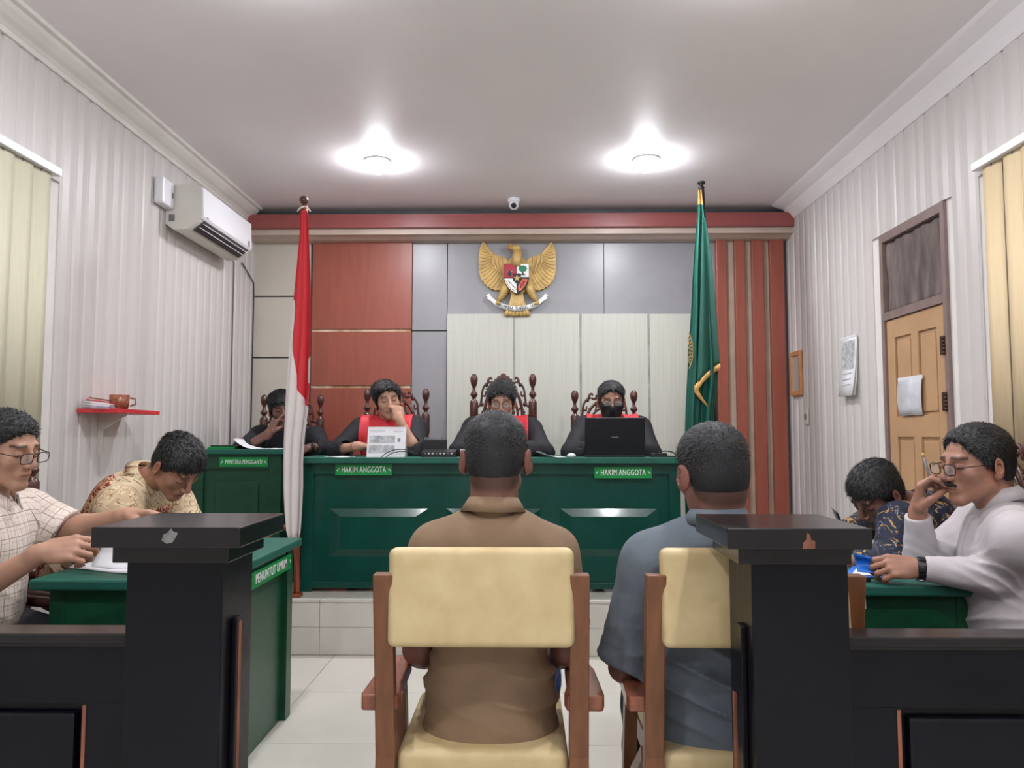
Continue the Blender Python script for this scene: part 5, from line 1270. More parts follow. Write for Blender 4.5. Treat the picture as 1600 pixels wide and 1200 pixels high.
    p = person('clerk in black suit, finger at his cheek, half hidden by the flag', (at(445, 700, Y).x, 5.16, PZ),
        (at(441, 641, Y), 158, -8, 8, .98), at(449, 672, 5.14), at(453, 715, 5.2)-Vector((0, 0, .36)), (at(492, 683, 5.14), at(408, 682, 5.14)), (at(506, 706, 4.98), at(378, 703, 4.9)), (at(487, 699, 4.86), at(420, 677, 4.86)),
        skin='deep', h=.008, hf=.0045, hands=(dict(i=1, d=(.35, .25, .9), n=(.6, .6, -.3), s=(.3, -.5, .5), curl=(.25, 1.1, 1.2, 1.25), thumb=(.2, .7, .6)), dict(i=0, d=(-1, -.2, -.1), n=(0, 0, -1), s=(0, -1, 0), curl=.5)),
        outfit=dict(name='suit', m='robe', long=True, flare=1.2, off=.016, cut=(.8, .45), cuff=.05, h=.009, fold=.004, seed=4.), hair=dict(top=.022, side=.008, spike=.004, line=.06), legs=leg)
    w_ = p['wr'][0]; m = MB().lathe([(.028, -.012), (.031, -.008), (.031, .008), (.028, .012)], 14, (0, 0, 0), mtx=Matrix.Translation(Vector(w_)+Vector((.012, 0, 0))) @ Matrix.Rotation(pi/2, 4, 'Y')); m.build('wristwatch', 'dark', p['t'])
judges()

# ---- the two men on the cream chairs, seen from behind
def backs():
    leg = dict(heading=0, reach=.42, kz=.50, m='jeans', spread=.15)
    Y = 2.10
    c = at(775, 719, Y); nb = at(771, 796, 2.07); pv = at(766, 1110, 2.12)
    p = person('man in brown polo shirt seen from behind on the middle cream chair', (pv.x, 2.12, 0), (c, 4, -3, 0, 1.03), nb, pv,
        (at(684, 860, 2.08), at(862, 864, 2.08)), (at(653, 1014, 2.13), at(884, 1016, 2.14)), (at(668, 1030, 2.42), at(852, 1030, 2.42)), skin='dark', h=.0065, hf=.0038,
        hands=(dict(i=0, d=(.5, .9, -.1), n=(0, 0, -1), s=(1, 0, 0), curl=.4), dict(i=1, d=(-.5, .9, -.1), n=(0, 0, -1), s=(-1, 0, 0), curl=.4)),
        outfit=dict(name='polo_shirt', m='brownpolo', cut=.78, flare=1.12, off=.014, hem=.20, skirt=1, fold=.0032, seed=.4, wf_u=.13, collar=dict(r0=.068, r1=.061, ht=.03, fall=.034, gap=.5), waistfold=2.2, h=.0062),
        hair=dict(m='hairgrey', top=.012, side=.004, spike=.0012, h=.0034), legs=leg, waist=1.03, opts=dict(ear=.005, nr=.062))
    Y = 2.04
    c = at(1112, 741, Y); nb = at(1120, 812, 2.02); pv = at(1123, 1100, 2.1)
    p = person('man in blue grey shirt seen from behind, partly hidden by the right railing pillar', (pv.x, 2.1, 0), (c, -14, -5, -3, 1.06), nb, pv,
        (at(1019, 880, 2.04), at(1222, 876, 2.04)), (at(975, 1042, 2.10), at(1262, 1040, 2.1)), (at(1000, 1060, 2.40), at(1225, 1060, 2.40)), skin='dark', h=.0065, hf=.0038,
        hands=(dict(i=0, d=(.5, .9, -.1), n=(0, 0, -1), s=(1, 0, 0), curl=.4), dict(i=1, d=(-.5, .9, -.1), n=(0, 0, -1), s=(-1, 0, 0), curl=.4)),
        outfit=dict(name='polo_shirt', m='greypolo', cut=.93, flare=1.22, off=.018, hem=.2, skirt=1, fold=.0042, seed=1.9, wf_u=.12, collar=dict(r0=.072, r1=.064, ht=.03, fall=.034, gap=.5), waistfold=2.2, h=.0062),
        hair=dict(m='hairgrey', top=.011, side=.004, spike=.0012, h=.0034), legs=dict(leg, m='trouser'), waist=1.08, shw=.01, opts=dict(ear=.004, nr=.062))
backs()

# ---- men at the side tables
def tables():
    H = -1
    # plaid shirt, profile to the right
    Y = 2.38
    c = at(8, 703, Y); nb = at(-20, 784, 2.40); pv = at(-55, 985, 2.40)
    p = person('man with spectacles in an off white checked short sleeve shirt at the left edge', (pv.x, 2.4, 0), (c, 98, -14, 4, .99), nb, pv,
        (at(42, 800, 2.585), at(-62, 838, 2.20)), (at(100, 830, 2.60), at(-75, 945, 2.13)), (at(200, 806, 2.50), at(66, 864, 2.14)), skin='light', h=.0068, hf=.0036,
        hands=(dict(i=0, d=(1, -.05, .06), n=(.0, -.3, -1), s=(0, -1, 0), curl=.3, thumb=(.4, .4, .2)),
               dict(i=1, d=(1, .12, .14), n=(.1, .9, -.55), s=(.1, .3, .9), curl=(.75, .8, .85, .9), thumb=(.2, .7, .35), S=1.0)),
        outfit=dict(m='plaid', cut=(1.0, .74), flare=1.18, off=.016, hem=.10, fold=.003, seed=2.2, pu=True, collar=dict(r0=.07, r1=.062, ht=.03, fall=.036, gap=.42), h=.0062, cu=.04, cf=.012),
        hair=dict(top=.011, side=.001, spike=.003, line=.076, h=.0036, comb_f=False, lift=.5), legs=dict(heading=90, reach=.36, kz=.50), waist=1.05)
    glasses(p['hc'], p['B'], p['S'], p['t'], drop=.004)
    # brown batik, bent over the table
    c = at(276, 729, 2.86); nb = at(230, 747, 2.92); pv = at(118, 905, 3.0)
    p = person('man in cream and brown batik shirt bent low over the left table', (pv.x, 3.0, 0), (c, 110, -48, 8, .95), nb, pv,
        (at(272, 786, 3.12), at(188, 792, 2.78)), (at(298, 838, 3.10), at(196, 856, 2.74)), (at(336, 850, 2.98), at(272, 862, 2.74)), skin='mid', h=.0075, hf=.0038,
        hands=(dict(i=0, d=(1, -.4, -.05), n=(0, 0, -1), s=(0, -1, 0), curl=.4), dict(i=1, d=(1, .3, -.05), n=(0, 0, -1), s=(0, 1, 0), curl=.5)),
        outfit=dict(m='batikcream', cut=.82, flare=1.15, off=.015, fold=.003, seed=3.1, pu=True, cm='batikcream', collar=dict(r0=.07, r1=.062, ht=.03, fall=.036, gap=.4), h=.0068),
        hair=dict(top=.018, side=.004, spike=.004, style='tuft', line=.064), legs=dict(heading=90, reach=.40, kz=.50), waist=.98)
    L = p['L']
    patch(p, 'brown_panel', 'batikbrown', .024, lambda a, v, u: np.maximum(np.maximum(np.abs(np.abs(a-.0)-.045)-.042, .03-v), np.maximum(u-(L-.06), -u)).astype(f32))
    patch(p, 'brown_back_panel', 'batikbrown', .023, lambda a, v, u: np.maximum(np.maximum(np.abs(np.abs(a)-.12)-.035, v+.01), np.maximum(u-(L-.03), -u)).astype(f32))
    # navy batik, bent over the right table
    c = at(1370, 773, 2.86); nb = at(1432, 782, 2.95); pv = at(1495, 935, 3.0)
    p = person('man in navy, gold and white batik shirt bowing his head over the right table', (pv.x, 3.0, 0), (c, -108, -40, -6, .97), nb, pv,
        (at(1405, 816, 2.76), at(1436, 795, 3.10)), (at(1390, 876, 2.66), at(1352, 822, 3.22)), (at(1330, 880, 2.70), at(1318, 830, 3.05)), skin='dark', h=.0075, hf=.0038,
        hands=(dict(i=0, d=(-1, .3, -.05), n=(0, 0, -1), s=(0, 1, 0), curl=.4), dict(i=1, d=(-1, -.2, -.05), n=(0, -.5, -1), s=(0, -1, 0), curl=.5)),
        outfit=dict(m='batikblue', long=True, cut=(.9, .9), cuff=.042, flare=1.15, off=.016, fold=.003, seed=4.4, pu=True, collar=dict(r0=.07, r1=.062, ht=.03, fall=.036, gap=.4), h=.0068),
        hair=dict(top=.016, side=.006, spike=.002, line=.060), legs=dict(heading=-90, reach=.40, kz=.50), waist=1.0)
    # pale grey shirt, pen in the raised hand
    c = at(1525, 727, 2.42); nb = at(1568, 788, 2.42); pv = at(1586, 1020, 2.40)
    p = person('moustached man with spectacles in a pale grey long sleeve shirt, pen held up', (pv.x, 2.4, 0), (c, -97, -7, -2, 1.02), nb, pv,
        (at(1592, 838, 2.22), at(1530, 815, 2.60)), (at(1555, 898, 2.30), at(1440, 882, 2.56)), (at(1436, 888, 2.36), at(1434, 800, 2.50)), skin='mid', h=.0068, hf=.0036,
        hands=(dict(i=0, d=(-1, .05, .06), n=(-.1, .8, -.6), s=(-.1, .4, .9), curl=(.7, .75, .8, .85), thumb=(.25, .7, .35), S=.98),
               dict(i=1, d=(.1, -.12, 1), n=(.75, -.5, 0), s=(.4, -.8, 0), curl=(.75, .85, 1.0, 1.05), thumb=(.3, .8, .5), S=1.0)),
        outfit=dict(m='greyshirt', long=True, cut=(.93, .93), cuff=.037, flare=1.1, off=.014, hem=.14, fold=.005, seed=5.5, cu=.03, cf=.012, collar=dict(r0=.068, r1=.060, ht=.03, fall=.036, gap=.42), h=.006),
        hair=dict(top=.012, side=.007, spike=.002, line=.100, recede=.004, comb_f=False), legs=dict(heading=-90, reach=.36, kz=.50), waist=1.03, opts=dict(fat=.004, nr=.06))
    glasses(p['hc'], p['B'], p['S'], p['t'], drop=.004)
    L = p['L']; patch(p, 'placket', 'greyshirt', .0225, lambda a, v, u: np.maximum(np.maximum(np.abs(a)-.016, .02-v), np.maximum(u-(L-.03), -u)).astype(f32), h=.005)
    G = Field(p['hc']-.15, p['hc']+.15, .0026); Q = lambda x, y, z: p['hc']+p['B']@(V(x, y, z)*p['S'])
    for s in (-1, 1): G.cone(Q(s*.004, .100, -.044), Q(s*.021, .089, -.050), .0062, .0045, .004)
    pos, q = G.mesh(); npmesh('moustache', pos, q, 'hair', p['t'])
    w_ = Vector(p['wr'][0]); d = (Vector(p['wr'][0])-Vector(p['el'][0])).normalized(); R_ = d.to_track_quat('Z', 'Y').to_matrix().to_4x4()
    mt = Matrix.Translation(w_-d*.006) @ R_; m = MB().lathe([(.0285, -.013), (.032, -.011), (.032, .011), (.0285, .013)], 18, mtx=mt)
    for k in range(12):
        a = 2*pi*k/12; m.box(-.005, .005, .031, .034, -.010, .010, mtx=mt @ Matrix.Rotation(a, 4, 'Z'))
    o = m.build('wristwatch', 'dark', p['t']); MB().lathe([(.016, 0), (.017, .004), (.013, .008)], 14, mtx=mt @ Matrix.Translation((0, -.030, 0)) @ Matrix.Rotation(pi/2, 4, 'X')).build('dial', 'steel', o)
    return p
GP = tables()

# ================================================================== SMALL THINGS
def sheet_thing(name, label, cat, m, pts, th=.0012, group=None, nu=8, nv=8, curl=0):
    a, b, c, d = [Vector(p) for p in pts]     # corners in order
    t = thing(name, label, cat, tuple((a+b+c+d)/4), group); g = []
    for i in range(nv+1):
        v = i/nv; l = a.lerp(d, v); r = b.lerp(c, v); row = []
        for j in range(nu+1): u = j/nu; q = l.lerp(r, u); q = q+Vector((0, 0, curl*((1-u)**3)+.0015*sin(u*7+v*5))); row.append(tuple(q))
        g.append(row)
    o = MB().sheet(g).build('sheet', m, t); solid(o, th, 1); return t
def bench_things():
    Z = TOP; Y = 4.55
    # printed white desk calendar
    a = at(573, 707, 4.50); b = at(633, 707, 4.50); zt = at(603, 667, 4.55).z
    t = thing('desk_calendar', 'white printed desk calendar with grey pictures on the bench before the left judge', 'calendar', ((a.x+b.x)/2, 4.5, Z))
    H = zt-Z; lean = .045; ang = atan(lean/H)
    mt = Matrix.Translation((a.x, 4.49, Z)) @ Matrix.Rotation(-ang, 4, 'X'); W = b.x-a.x; Ln = sqrt(H*H+lean*lean)
    o = MB().box(0, W, 0, .003, 0, Ln, mtx=mt, bev=.001).build('front_sheet', 'paper', t)
    mt2 = Matrix.Translation((a.x, 4.49+2*lean, Z)) @ Matrix.Rotation(ang, 4, 'X'); MB().box(0, W, -.003, 0, 0, Ln, mtx=mt2).build('back_sheet', 'paper', t)
    for x0, x1, z0, z1, m in ((.05, .72, .14, .40, 'photoprint'), (.05, .72, .48, .71, 'photoprint'), (.06, .45, .86, .885, 'printgrey'), (.68, .92, .84, .875, 'printgrey'), (.79, .86, .5, .62, 'grey')):
        MB().box(W*x0, W*x1, -.0012, 0, Ln*z0, Ln*z1, mtx=mt).build('printed_picture', m, o)
    # low black mixer with light buttons
    a = at(659, 710, 4.5); b = at(712, 710, 4.5)
    t = thing('sound_mixer', 'low black console with a row of pale buttons on the bench', 'console', ((a.x+b.x)/2, 4.53, Z))
    o = MB().prism([(4.48, Z), (4.48, Z+.03), (4.60, Z+.046), (4.60, Z)], a.x, b.x, 'yz').build('console_body', 'dark', t)
    for k in range(8):
        x = a.x+.022+k*(b.x-a.x-.044)/7; MB().box(x-.006, x+.006, 4.4765, 4.4815, Z+.018, Z+.026, bev=.001).build('button', 'offplastic' if k % 3 else 'grey', t)
    a = at(662, 700, 4.66); b = at(698, 700, 4.66)
    t = thing('bound_book', 'black spiral bound book standing behind the black console', 'book', ((a.x+b.x)/2, 4.66, Z))
    MB().box(a.x, b.x, 4.64, 4.67, Z, at(680, 687, 4.66).z, bev=.002).build('cover', 'dark', t)
    m = MB(); zt = at(680, 687, 4.66).z
    for k in range(12):
        x = a.x+.01+k*(b.x-a.x-.02)/11; m.tube([(x, 4.655+.014*cos(q), zt+.014*sin(q)) for q in [2*pi*i/10 for i in range(10)]], .0022, 5, closed=True)
    m.build('spiral_binding', 'grey', t)
    a = at(719, 712, 4.48); b = at(729, 712, 4.48)
    t = thing('small_box', 'small white box with blue green print beside the middle judge', 'box', ((a.x+b.x)/2, 4.5, Z)); zt = at(724, 702, 4.48).z
    o = MB().box(a.x, b.x, 4.48, 4.51, Z, zt, bev=.0015).build('carton', 'paper', t)
    MB().box(a.x+.004, b.x-.008, 4.4792, 4.4802, Z+.016, Z+.024).build('print_mark', 'bluefolder', o); MB().box(a.x+.002, b.x-.002, 4.4792, 4.4802, Z+.002, Z+.010).build('print_mark', 'treegreen', o)
    # laptop
    a = at(914, 712, 4.52); b = at(1008, 712, 4.52); zt = at(960, 652.5, 4.50).z
    t = thing('laptop', 'black laptop open in front of the masked judge', 'laptop', ((a.x+b.x)/2, 4.6, Z)); W = b.x-a.x; H = zt-Z-.012
    MB().box(a.x, b.x, 4.53, 4.76, Z, Z+.016, bev=.003).build('keyboard_base', 'dark', t)
    mt = Matrix.Translation((a.x, 4.53, Z+.014)) @ Matrix.Rotation(radians(7), 4, 'X')
    o = MB().box(0, W, -.004, .003, 0, H, bev=.003, mtx=mt).build('lid', 'laptopblack', t)
    MB().box(.008, W-.008, .003, .0036, .01, H-.01, mtx=mt).build('screen', 'dark', o)
    MB().box(W/2-.02, W/2+.02, -.0046, -.004, H*.46, H*.49, mtx=mt).build('lid_mark', 'grey', o)
    # mouse / eraser, papers, cables
    a = at(893, 711, 4.47); t = thing('computer_mouse', 'small white mouse beside the black laptop', 'mouse', (a.x, 4.48, Z)); MB().ball((a.x, 4.48, Z+.010), (.026, .030, .014), 16, 8).build('mouse_shell', 'paper', t)
    p0 = at(845, 711, 4.44); p1 = at(884, 711, 4.44)
    sheet_thing('paper_sheet', 'curled white paper near the bench edge, left of the white mouse', 'paper', 'paper', [(p0.x, 4.45, Z+.002), (p1.x, 4.44, Z+.002), (p1.x-.02, 4.62, Z+.002), (p0.x-.03, 4.62, Z+.002)], curl=.028)
    p0 = at(505, 711, 4.44); p1 = at(545, 711, 4.44)
    sheet_thing('paper_sheet', 'flat white paper at the left end of the judges bench', 'paper', 'paper', [(p0.x, 4.46, Z+.001), (p1.x, 4.46, Z+.001), (p1.x, 4.62, Z+.001), (p0.x, 4.60, Z+.001)])
    def cable(label, pts, r=.0028): t = thing('cable', label, 'cable', tuple(Vector(pts[0]))); MB().tube(spline(pts, 7), r, 6).build('wire', 'dark', t)
    q = lambda px, py, Y: tuple(at(px, py, Y))
    cable('thin black cable looping in front of the white desk calendar', [(at(596, 700, 4.45).x, 4.45, Z+.003), (at(606, 700, 4.45).x, 4.455, Z+.03), (at(620, 700, 4.45).x, 4.46, Z+.045), (at(640, 700, 4.47).x, 4.49, Z+.04), (at(648, 700, 4.47).x, 4.48, Z+.004)])
    cable('second thin black cable crossing the foot of the white desk calendar', [(at(604, 700, 4.45).x, 4.44, Z+.003), (at(612, 700, 4.45).x, 4.445, Z+.022), (at(625, 700, 4.45).x, 4.45, Z+.034), (at(644, 700, 4.47).x, 4.47, Z+.028), (at(656, 700, 4.47).x, 4.5, Z+.004)])
    cable('tangled black cable at the right end of the bench beside the laptop', [(at(1008, 700, 4.55).x, 4.6, Z+.004), (at(1020, 700, 4.5).x, 4.52, Z+.012), (at(1034, 700, 4.5).x, 4.5, Z+.035), (at(1050, 700, 4.5).x, 4.5, Z+.03), (at(1056, 700, 4.5).x, 4.5, Z+.006), (at(1040, 700, 4.5).x, 4.48, Z+.004), (at(1022, 700, 4.5).x, 4.47, Z+.006), (at(1014, 700, 4.5).x, 4.52, Z+.014)], .0035)
    a = at(1030, 708, 4.55); t = thing('power_adapter', 'small black power adapter behind the cable at the bench right end', 'adapter', (a.x, 4.56, Z)); MB().box(a.x-.05, a.x+.045, 4.54, 4.59, Z, Z+.024, bev=.004).build('adapter_case', 'dark', t)
    # clerk's desk
    Z = CTOP; Yd = 4.7
    x0 = at(322, 700, Yd).x
    for k, (dx, m, c) in enumerate(((0, 'sign', 'green folder on the clerk desk, lowest of the stack'), (.012, 'green2', 'dark green folder on the clerk desk, topmost of the stack'))):
        t = thing('folder', c, 'folder', (x0+.08+dx, 4.82, Z+.012*k), 'folders on the clerk desk'); MB().box(x0+dx, x0+.17+dx, 4.72+dx, 4.95, Z+.0125*k+.0005, Z+.0125*k+.012, bev=.002).build('cover', m, t)
        MB().box(x0+dx+.004, x0+.168+dx, 4.7215+dx, 4.948, Z+.0125*k+.003, Z+.0125*k+.0095).build('leaves', 'paper', t)
    p0 = at(363, 700, 4.68); p1 = at(405, 700, 4.68)
    sheet_thing('paper_sheet', 'white papers with a curled up corner on the clerk desk', 'paper', 'paper', [(p0.x, 4.69, Z+.002), (p1.x, 4.69, Z+.002), (p1.x, 4.86, Z+.002), (p0.x, 4.86, Z+.002)], curl=.06, th=.003)
    p0 = at(405, 700, 4.68); p1 = at(440, 700, 4.68)
    sheet_thing('paper_sheet', 'flat white papers on the clerk desk beside the red and white flag', 'paper', 'paper', [(p0.x+.004, 4.69, Z+.0015), (p1.x, 4.69, Z+.0015), (p1.x, 4.8, Z+.0015), (p0.x+.004, 4.8, Z+.0015)], th=.003)
M['laptopblack'] = mat('black laptop lid', (20, 22, 30), .35, var=.1)
M['printgrey'] = mat('light grey print', (196, 198, 202), .6)
M['photoprint'] = mat('grey printed photo', (206, 209, 213), .6, var=.5, vs=34, c2=(148, 153, 158))
M['faintprint'] = mat('faint print', (222, 225, 230), .6, var=.5, vs=14, c2=(200, 205, 212))
bench_things()
def table_things():
    Z = TT
    P = lambda px, py, dz=0.0: tuple(atZ(px, py, Z+dz))
    sheet_thing('paper_sheet', 'white papers on the left table under the hands of the man in the checked shirt', 'paper', 'paper', [P(108, 888, .002), P(205, 897, .002), P(232, 872, .002), P(150, 866, .002)], th=.004)
    a = Vector(P(142, 886, .006)); b = Vector(P(222, 893, .004)); c = Vector(at(224, 852, 2.66)); d = Vector(at(160, 853, 2.62))
    sheet_thing('paper_sheet', 'white paper tilted up in the hand of the man in the checked shirt', 'paper', 'paper', [a, b, c, d])
    t = thing('pen', 'dark pen lying on the papers of the left table', 'pen', P(118, 880, .01)); MB().tube([P(96, 872, .02), P(132, 884, .008)], [.005, .004], 8).build('pen_barrel', 'dark', t)
    # blue folder, one leaf lifted
    t = thing('blue_folder', 'blue folder on the right table, cover lifted by the man in pale grey', 'folder', P(1370, 895))
    pts = [P(1318, 903, .002), P(1412, 903, .002), P(1418, 880, .002), P(1336, 880, .002)]
    o = MB().sheet([[pts[0], pts[1]], [pts[3], pts[2]]]).build('back_cover', 'bluefolder', t); solid(o, .003, 1)
    q = [P(1330, 900, .006), P(1405, 900, .006), P(1410, 882, .006), P(1345, 882, .006)]
    o = MB().sheet([[q[0], q[1]], [q[3], q[2]]]).build('paper_stack', 'paper', t); solid(o, .004, 1)
    g = []
    for i in range(7):
        f = i/6; g.append([tuple(Vector(at(1340-6*f, 893-28*f, 2.40+.02*sin(f*3)))), tuple(Vector(at(1402-10*f, 899-20*f, 2.40+.03*sin(f*3)))), ])
    o = MB().sheet(g).build('front_cover', 'bluefolder', t); solid(o, .0025)
    t = thing('pen', 'dark pen on the near corner of the right table', 'pen', P(1348, 908)); MB().tube([P(1338, 907, .006), P(1360, 907, .006)], .005, 8).build('pen_barrel', 'dark', t)
    p = GP; w_ = Vector(at(1450, 738, 2.46)); u_ = Vector(at(1442, 708, 2.47)); t = thing('pen', 'slim light pen held upright in the raised hand of the moustached man', 'pen', tuple(w_))
    lo = w_+(w_-u_)*.55; MB().tube([tuple(lo), tuple(w_), tuple(w_.lerp(u_, .8))], .0042, 8).build('pen_barrel', 'grey', t); MB().tube([tuple(w_.lerp(u_, .8)), tuple(u_)], [.0045, .004], 8).build('pen_cap', 'gold', t)
    a = at(1308, 806, 3.0); t = thing('mobile_phone', 'dark phone held up at the far left of the man in navy batik', 'phone', tuple(a))
    mt = Matrix.Translation(a) @ Matrix.Rotation(radians(-22), 4, 'Y') @ Matrix.Rotation(radians(78), 4, 'Z'); o = MB().box(-.035, .035, -.004, .004, -.06, .02, bev=.003, mtx=mt).build('phone_case', 'dark', t)
    MB().box(-.031, .031, .004, .0045, -.045, .03, mtx=mt).build('phone_screen', 'grey', o)
table_things()
def wall_things():
    # air conditioner
    X = WL+.006; y0, y1 = 4.37, 5.17; t = thing('air_conditioner', 'white split air conditioner high on the left wall', 'air conditioner', (WL, 4.77, 2.42))
    zt, zb = 2.665, 2.40
    pr_ = [(0, zt), (.17, zt), (.205, zt-.012), (.212, zt-.20), (.185, zt-.225), (.13, zb), (.05, zb-.005), (0, zb+.03)]
    o = MB().prism([(X+a, b) for a, b in pr_], y0, y1, 'xz').build('casing', 'offplastic', t)
    MB().prism([(X+.2, zt-.008), (X+.215, zt-.018), (X+.222, zt-.19), (X+.21, zt-.205)], y0+.004, y1-.004, 'xz').build('front_panel', 'whiteplastic', t)
    v = MB(); v.prism([(X+.2085, zt-.207), (X+.187, zt-.226), (X+.145, zb+.007), (X+.150, zb+.001), (X+.19, zt-.232), (X+.213, zt-.212)], y0+.05, y1-.05, 'xz'); v.build('air_outlet', 'darkvent', t)
    for k, (a, b) in enumerate(((.204, zt-.226), (.178, zt-.243))): MB().box(X+a-.012, X+a+.012, y0+.055, y1-.055, b-.002, b+.002, bev=.0008, mtx=Matrix.Translation((X+a, 0, b)) @ Matrix.Rotation(radians(28), 4, 'Y') @ Matrix.Translation((-X-a, 0, -b))).build('louver', 'whiteplastic', t)
    for z in (0, .012): 
        for k in range(14): MB().box(X+.2, X+.202, y0+.07+k*.05, y0+.073+k*.05, zt-.222, zt-.212).build('vent_rib', 'grey', t) if z == 0 else None
    MB().box(X+.02, X+.055, y0-.002, y0+.002, zb+.045, zb+.085, bev=.0008).build('pipe_cover', 'grey', t)
    MB().box(X+.2225, X+.2235, y1-.07, y1-.045, zt-.19, zt-.15).build('indicator', 'grey', t); MB().box(X+.2225, X+.2235, y0+.05, y0+.075, zt-.19, zt-.183).build('label_mark', 'grey', t)
    t = thing('junction_box', 'small white box on the left wall beside the air conditioner', 'box', (WL, 4.3, 2.55)); MB().box(WL+.004, WL+.06, 4.22, 4.365, 2.51, 2.665, bev=.012).build('box_cover', 'whiteplastic', t)
    MB().box(WL+.06, WL+.062, 4.33, 4.345, 2.57, 2.60).build('box_mark', 'grey', t)
    t = thing('cable', 'thin grey cable running down the left wall below the air conditioner', 'cable', (WL, 5.25, 2.2)); a = atX(366, 402, WL+.012)
    MB().tube([(WL+.012, a.y-.5, a.z-.0), (WL+.012, a.y-.1, a.z-.005), (WL+.012, a.y, a.z-.04), (WL+.012, a.y, 1.1)], .004, 6).build('wire', 'grey', t)
    t = thing('cable', 'grey cable dropping down the far left corner of the room', 'cable', (WL, 5.8, 2.2)); b = atX(378, 410, WL+.012)
    MB().tube([(WL+.012, b.y, b.z), (WL+.012, 5.82, b.z-.10), (WL+.012, 5.83, b.z-.2), (WL+.012, 5.83, .5)], .005, 6).build('wire', 'darkvent', t)
    # red shelf
    t = thing('wall_shelf', 'small red shelf on the left wall carrying a brown mug', 'shelf', (WL, 3.76, 1.31))
    MB().box(WL+.004, WL+.2, 3.56, 3.97, 1.305, 1.325, bev=.002).build('board', 'shelfred', t)
    MB().prism([(WL+.004, 1.305), (WL+.15, 1.305), (WL+.14, 1.295), (WL+.03, 1.23), (WL+.012, 1.1), (WL+.004, 1.1)], 3.74, 3.752, 'xz').build('bracket', 'offplastic', t)
    a = atX(182, 637, WL+.14); cx, cy = WL+.15, 3.66
    t = thing('mug', 'brown glazed mug with pale flower pattern on the red shelf', 'mug', (cx, cy, 1.325))
    MB().lathe([(.034, 0), (.040, .004), (.044, .03), (.045, .068), (.041, .068), (.040, .03), (.030, .008), (.001, .008)], 20, (cx, cy, 1.3252)).build('cup', 'brownmug', t)
    m = MB(); m.tube([(cx+.042, cy+.02, 1.38), (cx+.062, cy+.03, 1.375), (cx+.064, cy+.032, 1.35), (cx+.042, cy+.02, 1.34)], .005, 6); m.build('handle', 'brownmug', t)
    cols = ['bluefolder', 'paper', 'paper', 'shelfred', 'brownmug']; labs = ['blue and white leaflet leaning at the near end of the red shelf', 'white leaflet lying on the red shelf', 'pale leaflet lying at an angle on the red shelf', 'red leaflet lying on the red shelf', 'dark covered booklet beside the brown mug']
    for k in range(5):
        t = thing('leaflet', labs[k], 'leaflet', (WL+.1, 3.6, 1.325+.008*k), 'leaflets on the red shelf')
        mt = Matrix.Translation((WL+.10, 3.60+.012*k, 1.332+.0085*k)) @ Matrix.Rotation(radians(-6+7*k), 4, 'Z') @ Matrix.Rotation(radians(3+1.5*k), 4, 'Y')
        MB().box(-.075, .05, -.05, .05, -.002, .003, mtx=mt).build('cover', 'leafletprint' if k == 0 else cols[k], t)
    # right wall: framed mirror, calendar, door notice, switch
    X = WR-.006
    def rb(px0, py0, px1, py1): a = atX(px0, py0, X); b = atX(px1, py1, X); return min(a.y, b.y), max(a.y, b.y), min(a.z, b.z), max(a.z, b.z)
    ya, yb, za, zb2 = 5.555, 5.76, 1.49, 1.815
    t = thing('wall_mirror', 'small orange wood framed mirror on the right wall', 'mirror', (WR, 5.65, 1.5)); f = .032
    m = MB(); m.box(X-.02, X, ya, yb, za, za+f, bev=.003).box(X-.02, X, ya, yb, zb2-f, zb2, bev=.003).box(X-.02, X, ya, ya+f, za+f, zb2-f, bev=.003).box(X-.02, X, yb-f, yb, za+f, zb2-f, bev=.003); m.build('frame', 'orangeframe', t)
    MB().box(X-.01, X-.004, ya+f, yb-f, za+f, zb2-f).build('glass', 'mirror', t)
    t = thing('wall_calendar', 'white wall calendar with grey picture hanging on the right wall', 'calendar', (WR, 4.75, 1.45)); z0, z1 = 1.44, 1.80; y0, y1 = 4.63, 4.85
    g = [];
    for k in range(5):
        f = k/4; 
        g.append([(X-.006-.035*f*f, y0+.006*f, z1-(z1-z0)*f), (X-.006-.03*f*f, y1, z1-(z1-z0)*f)])
    o = MB().sheet(g).build('top_leaf', 'paper', t); solid(o, .003)
    g2 = [[(a[0]+.018*(i/4), a[1]-.004, a[2]), (b[0]+.02*(i/4), b[1], b[2])] for i, (a, b) in enumerate(g)]; o2 = MB().sheet(g2).build('under_leaf', 'offplastic', t); solid(o2, .003)
    MB().box(X-.010, X-.002, y0, y1, z1-.004, z1+.008, bev=.001).build('binding', 'whiteplastic', t)
    pg = [[(a[0]-.0035, a[1]+.02, a[2]-.02), (b[0]-.0035, b[1]-.02, b[2]-.02)] for a, b in g[:3]]; o3 = MB().sheet(pg).build('picture', 'photoprint', o)
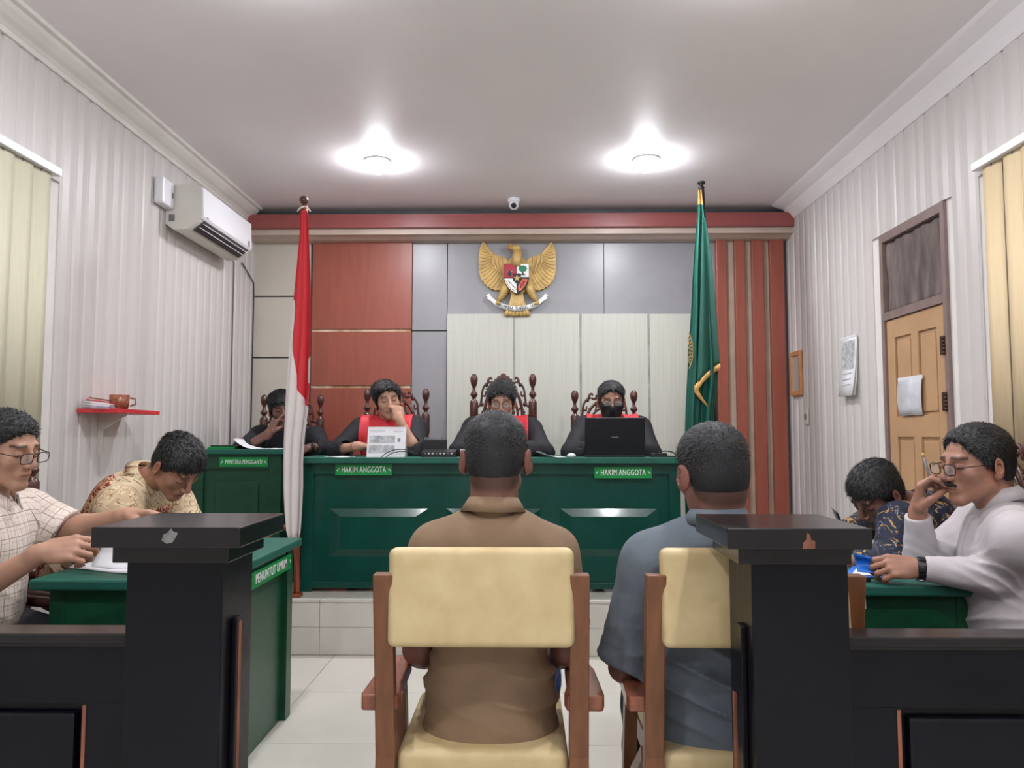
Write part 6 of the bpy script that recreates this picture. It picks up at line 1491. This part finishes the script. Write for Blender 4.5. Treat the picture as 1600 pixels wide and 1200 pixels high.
    for k in range(3): MB().box(X-.0235-.0045*k, X-.0215-.0045*k, y0+.05, y1-.04, 1.575-.035*k, 1.581-.035*k).build('text_line', 'printgrey', o)
    X2 = WR+.002; a = atX(1405, 592, X2); b = atX(1442, 588, X2); z1 = a.z; z0 = atX(1408, 650, X2).z; t = thing('door_notice', 'white printed sheet with a top strip taped to the ochre door', 'notice', (WR, (a.y+b.y)/2, z0)); g = []
    for k in range(6): f = k/5; g.append([(X2-.004-.008*sin(f*3), b.y+.006*f, z1-(z1-z0)*f), (X2-.004-.012*sin(f*3), a.y-.004*f, z1-(z1-z0)*f)])
    o = MB().sheet(g).build('sheet', 'faintprint', t); solid(o, .0015); MB().box(X2-.0065, X2-.0025, b.y-.003, a.y+.003, z1-.016, z1+.004).build('top_strip', 'whiteplastic', t)
    t = thing('light_switch', 'tiny white wall switch below the small mirror', 'switch', (WR, 5.49, 1.3)); MB().box(X-.010, X+.002, 5.46, 5.53, 1.28, 1.39, bev=.002).build('plate', 'offplastic', t); MB().box(X-.014, X-.009, 5.48, 5.51, 1.31, 1.35, bev=.001).build('rocker', 'grey', t)
    # camera dome and vent on the ceiling
    a = at(803, 320, 5.55); t = thing('security_camera', 'small white dome camera on the ceiling above the emblem', 'camera', (a.x, 5.5, CEIL))
    MB().lathe([(.045, 0), (.045, -.02), (.04, -.03)], 20, (a.x, 5.50, CEIL)).build('mount', 'whiteplastic', t); MB().ball((a.x, 5.50, CEIL-.045), .037, 20, 12).build('dome', 'whiteplastic', t)
    MB().ball((a.x, 5.47, CEIL-.058), .020, 14, 8).build('lens', 'dark', t)
    a = atZ(378, 308, CEIL-.003); t = thing('ceiling_hook', 'tiny dark fitting on the ceiling near the far left corner', 'fitting', tuple(a)); MB().box(a.x-.03, a.x+.03, a.y-.02, a.y+.02, CEIL-.012, CEIL-.001, bev=.003).build('fitting_plate', 'darkvent', t)
M['leafletprint'] = mat('blue white leaflet print', (60, 78, 150), .5, var=.9, vs=22, c2=(215, 215, 220))
wall_things()
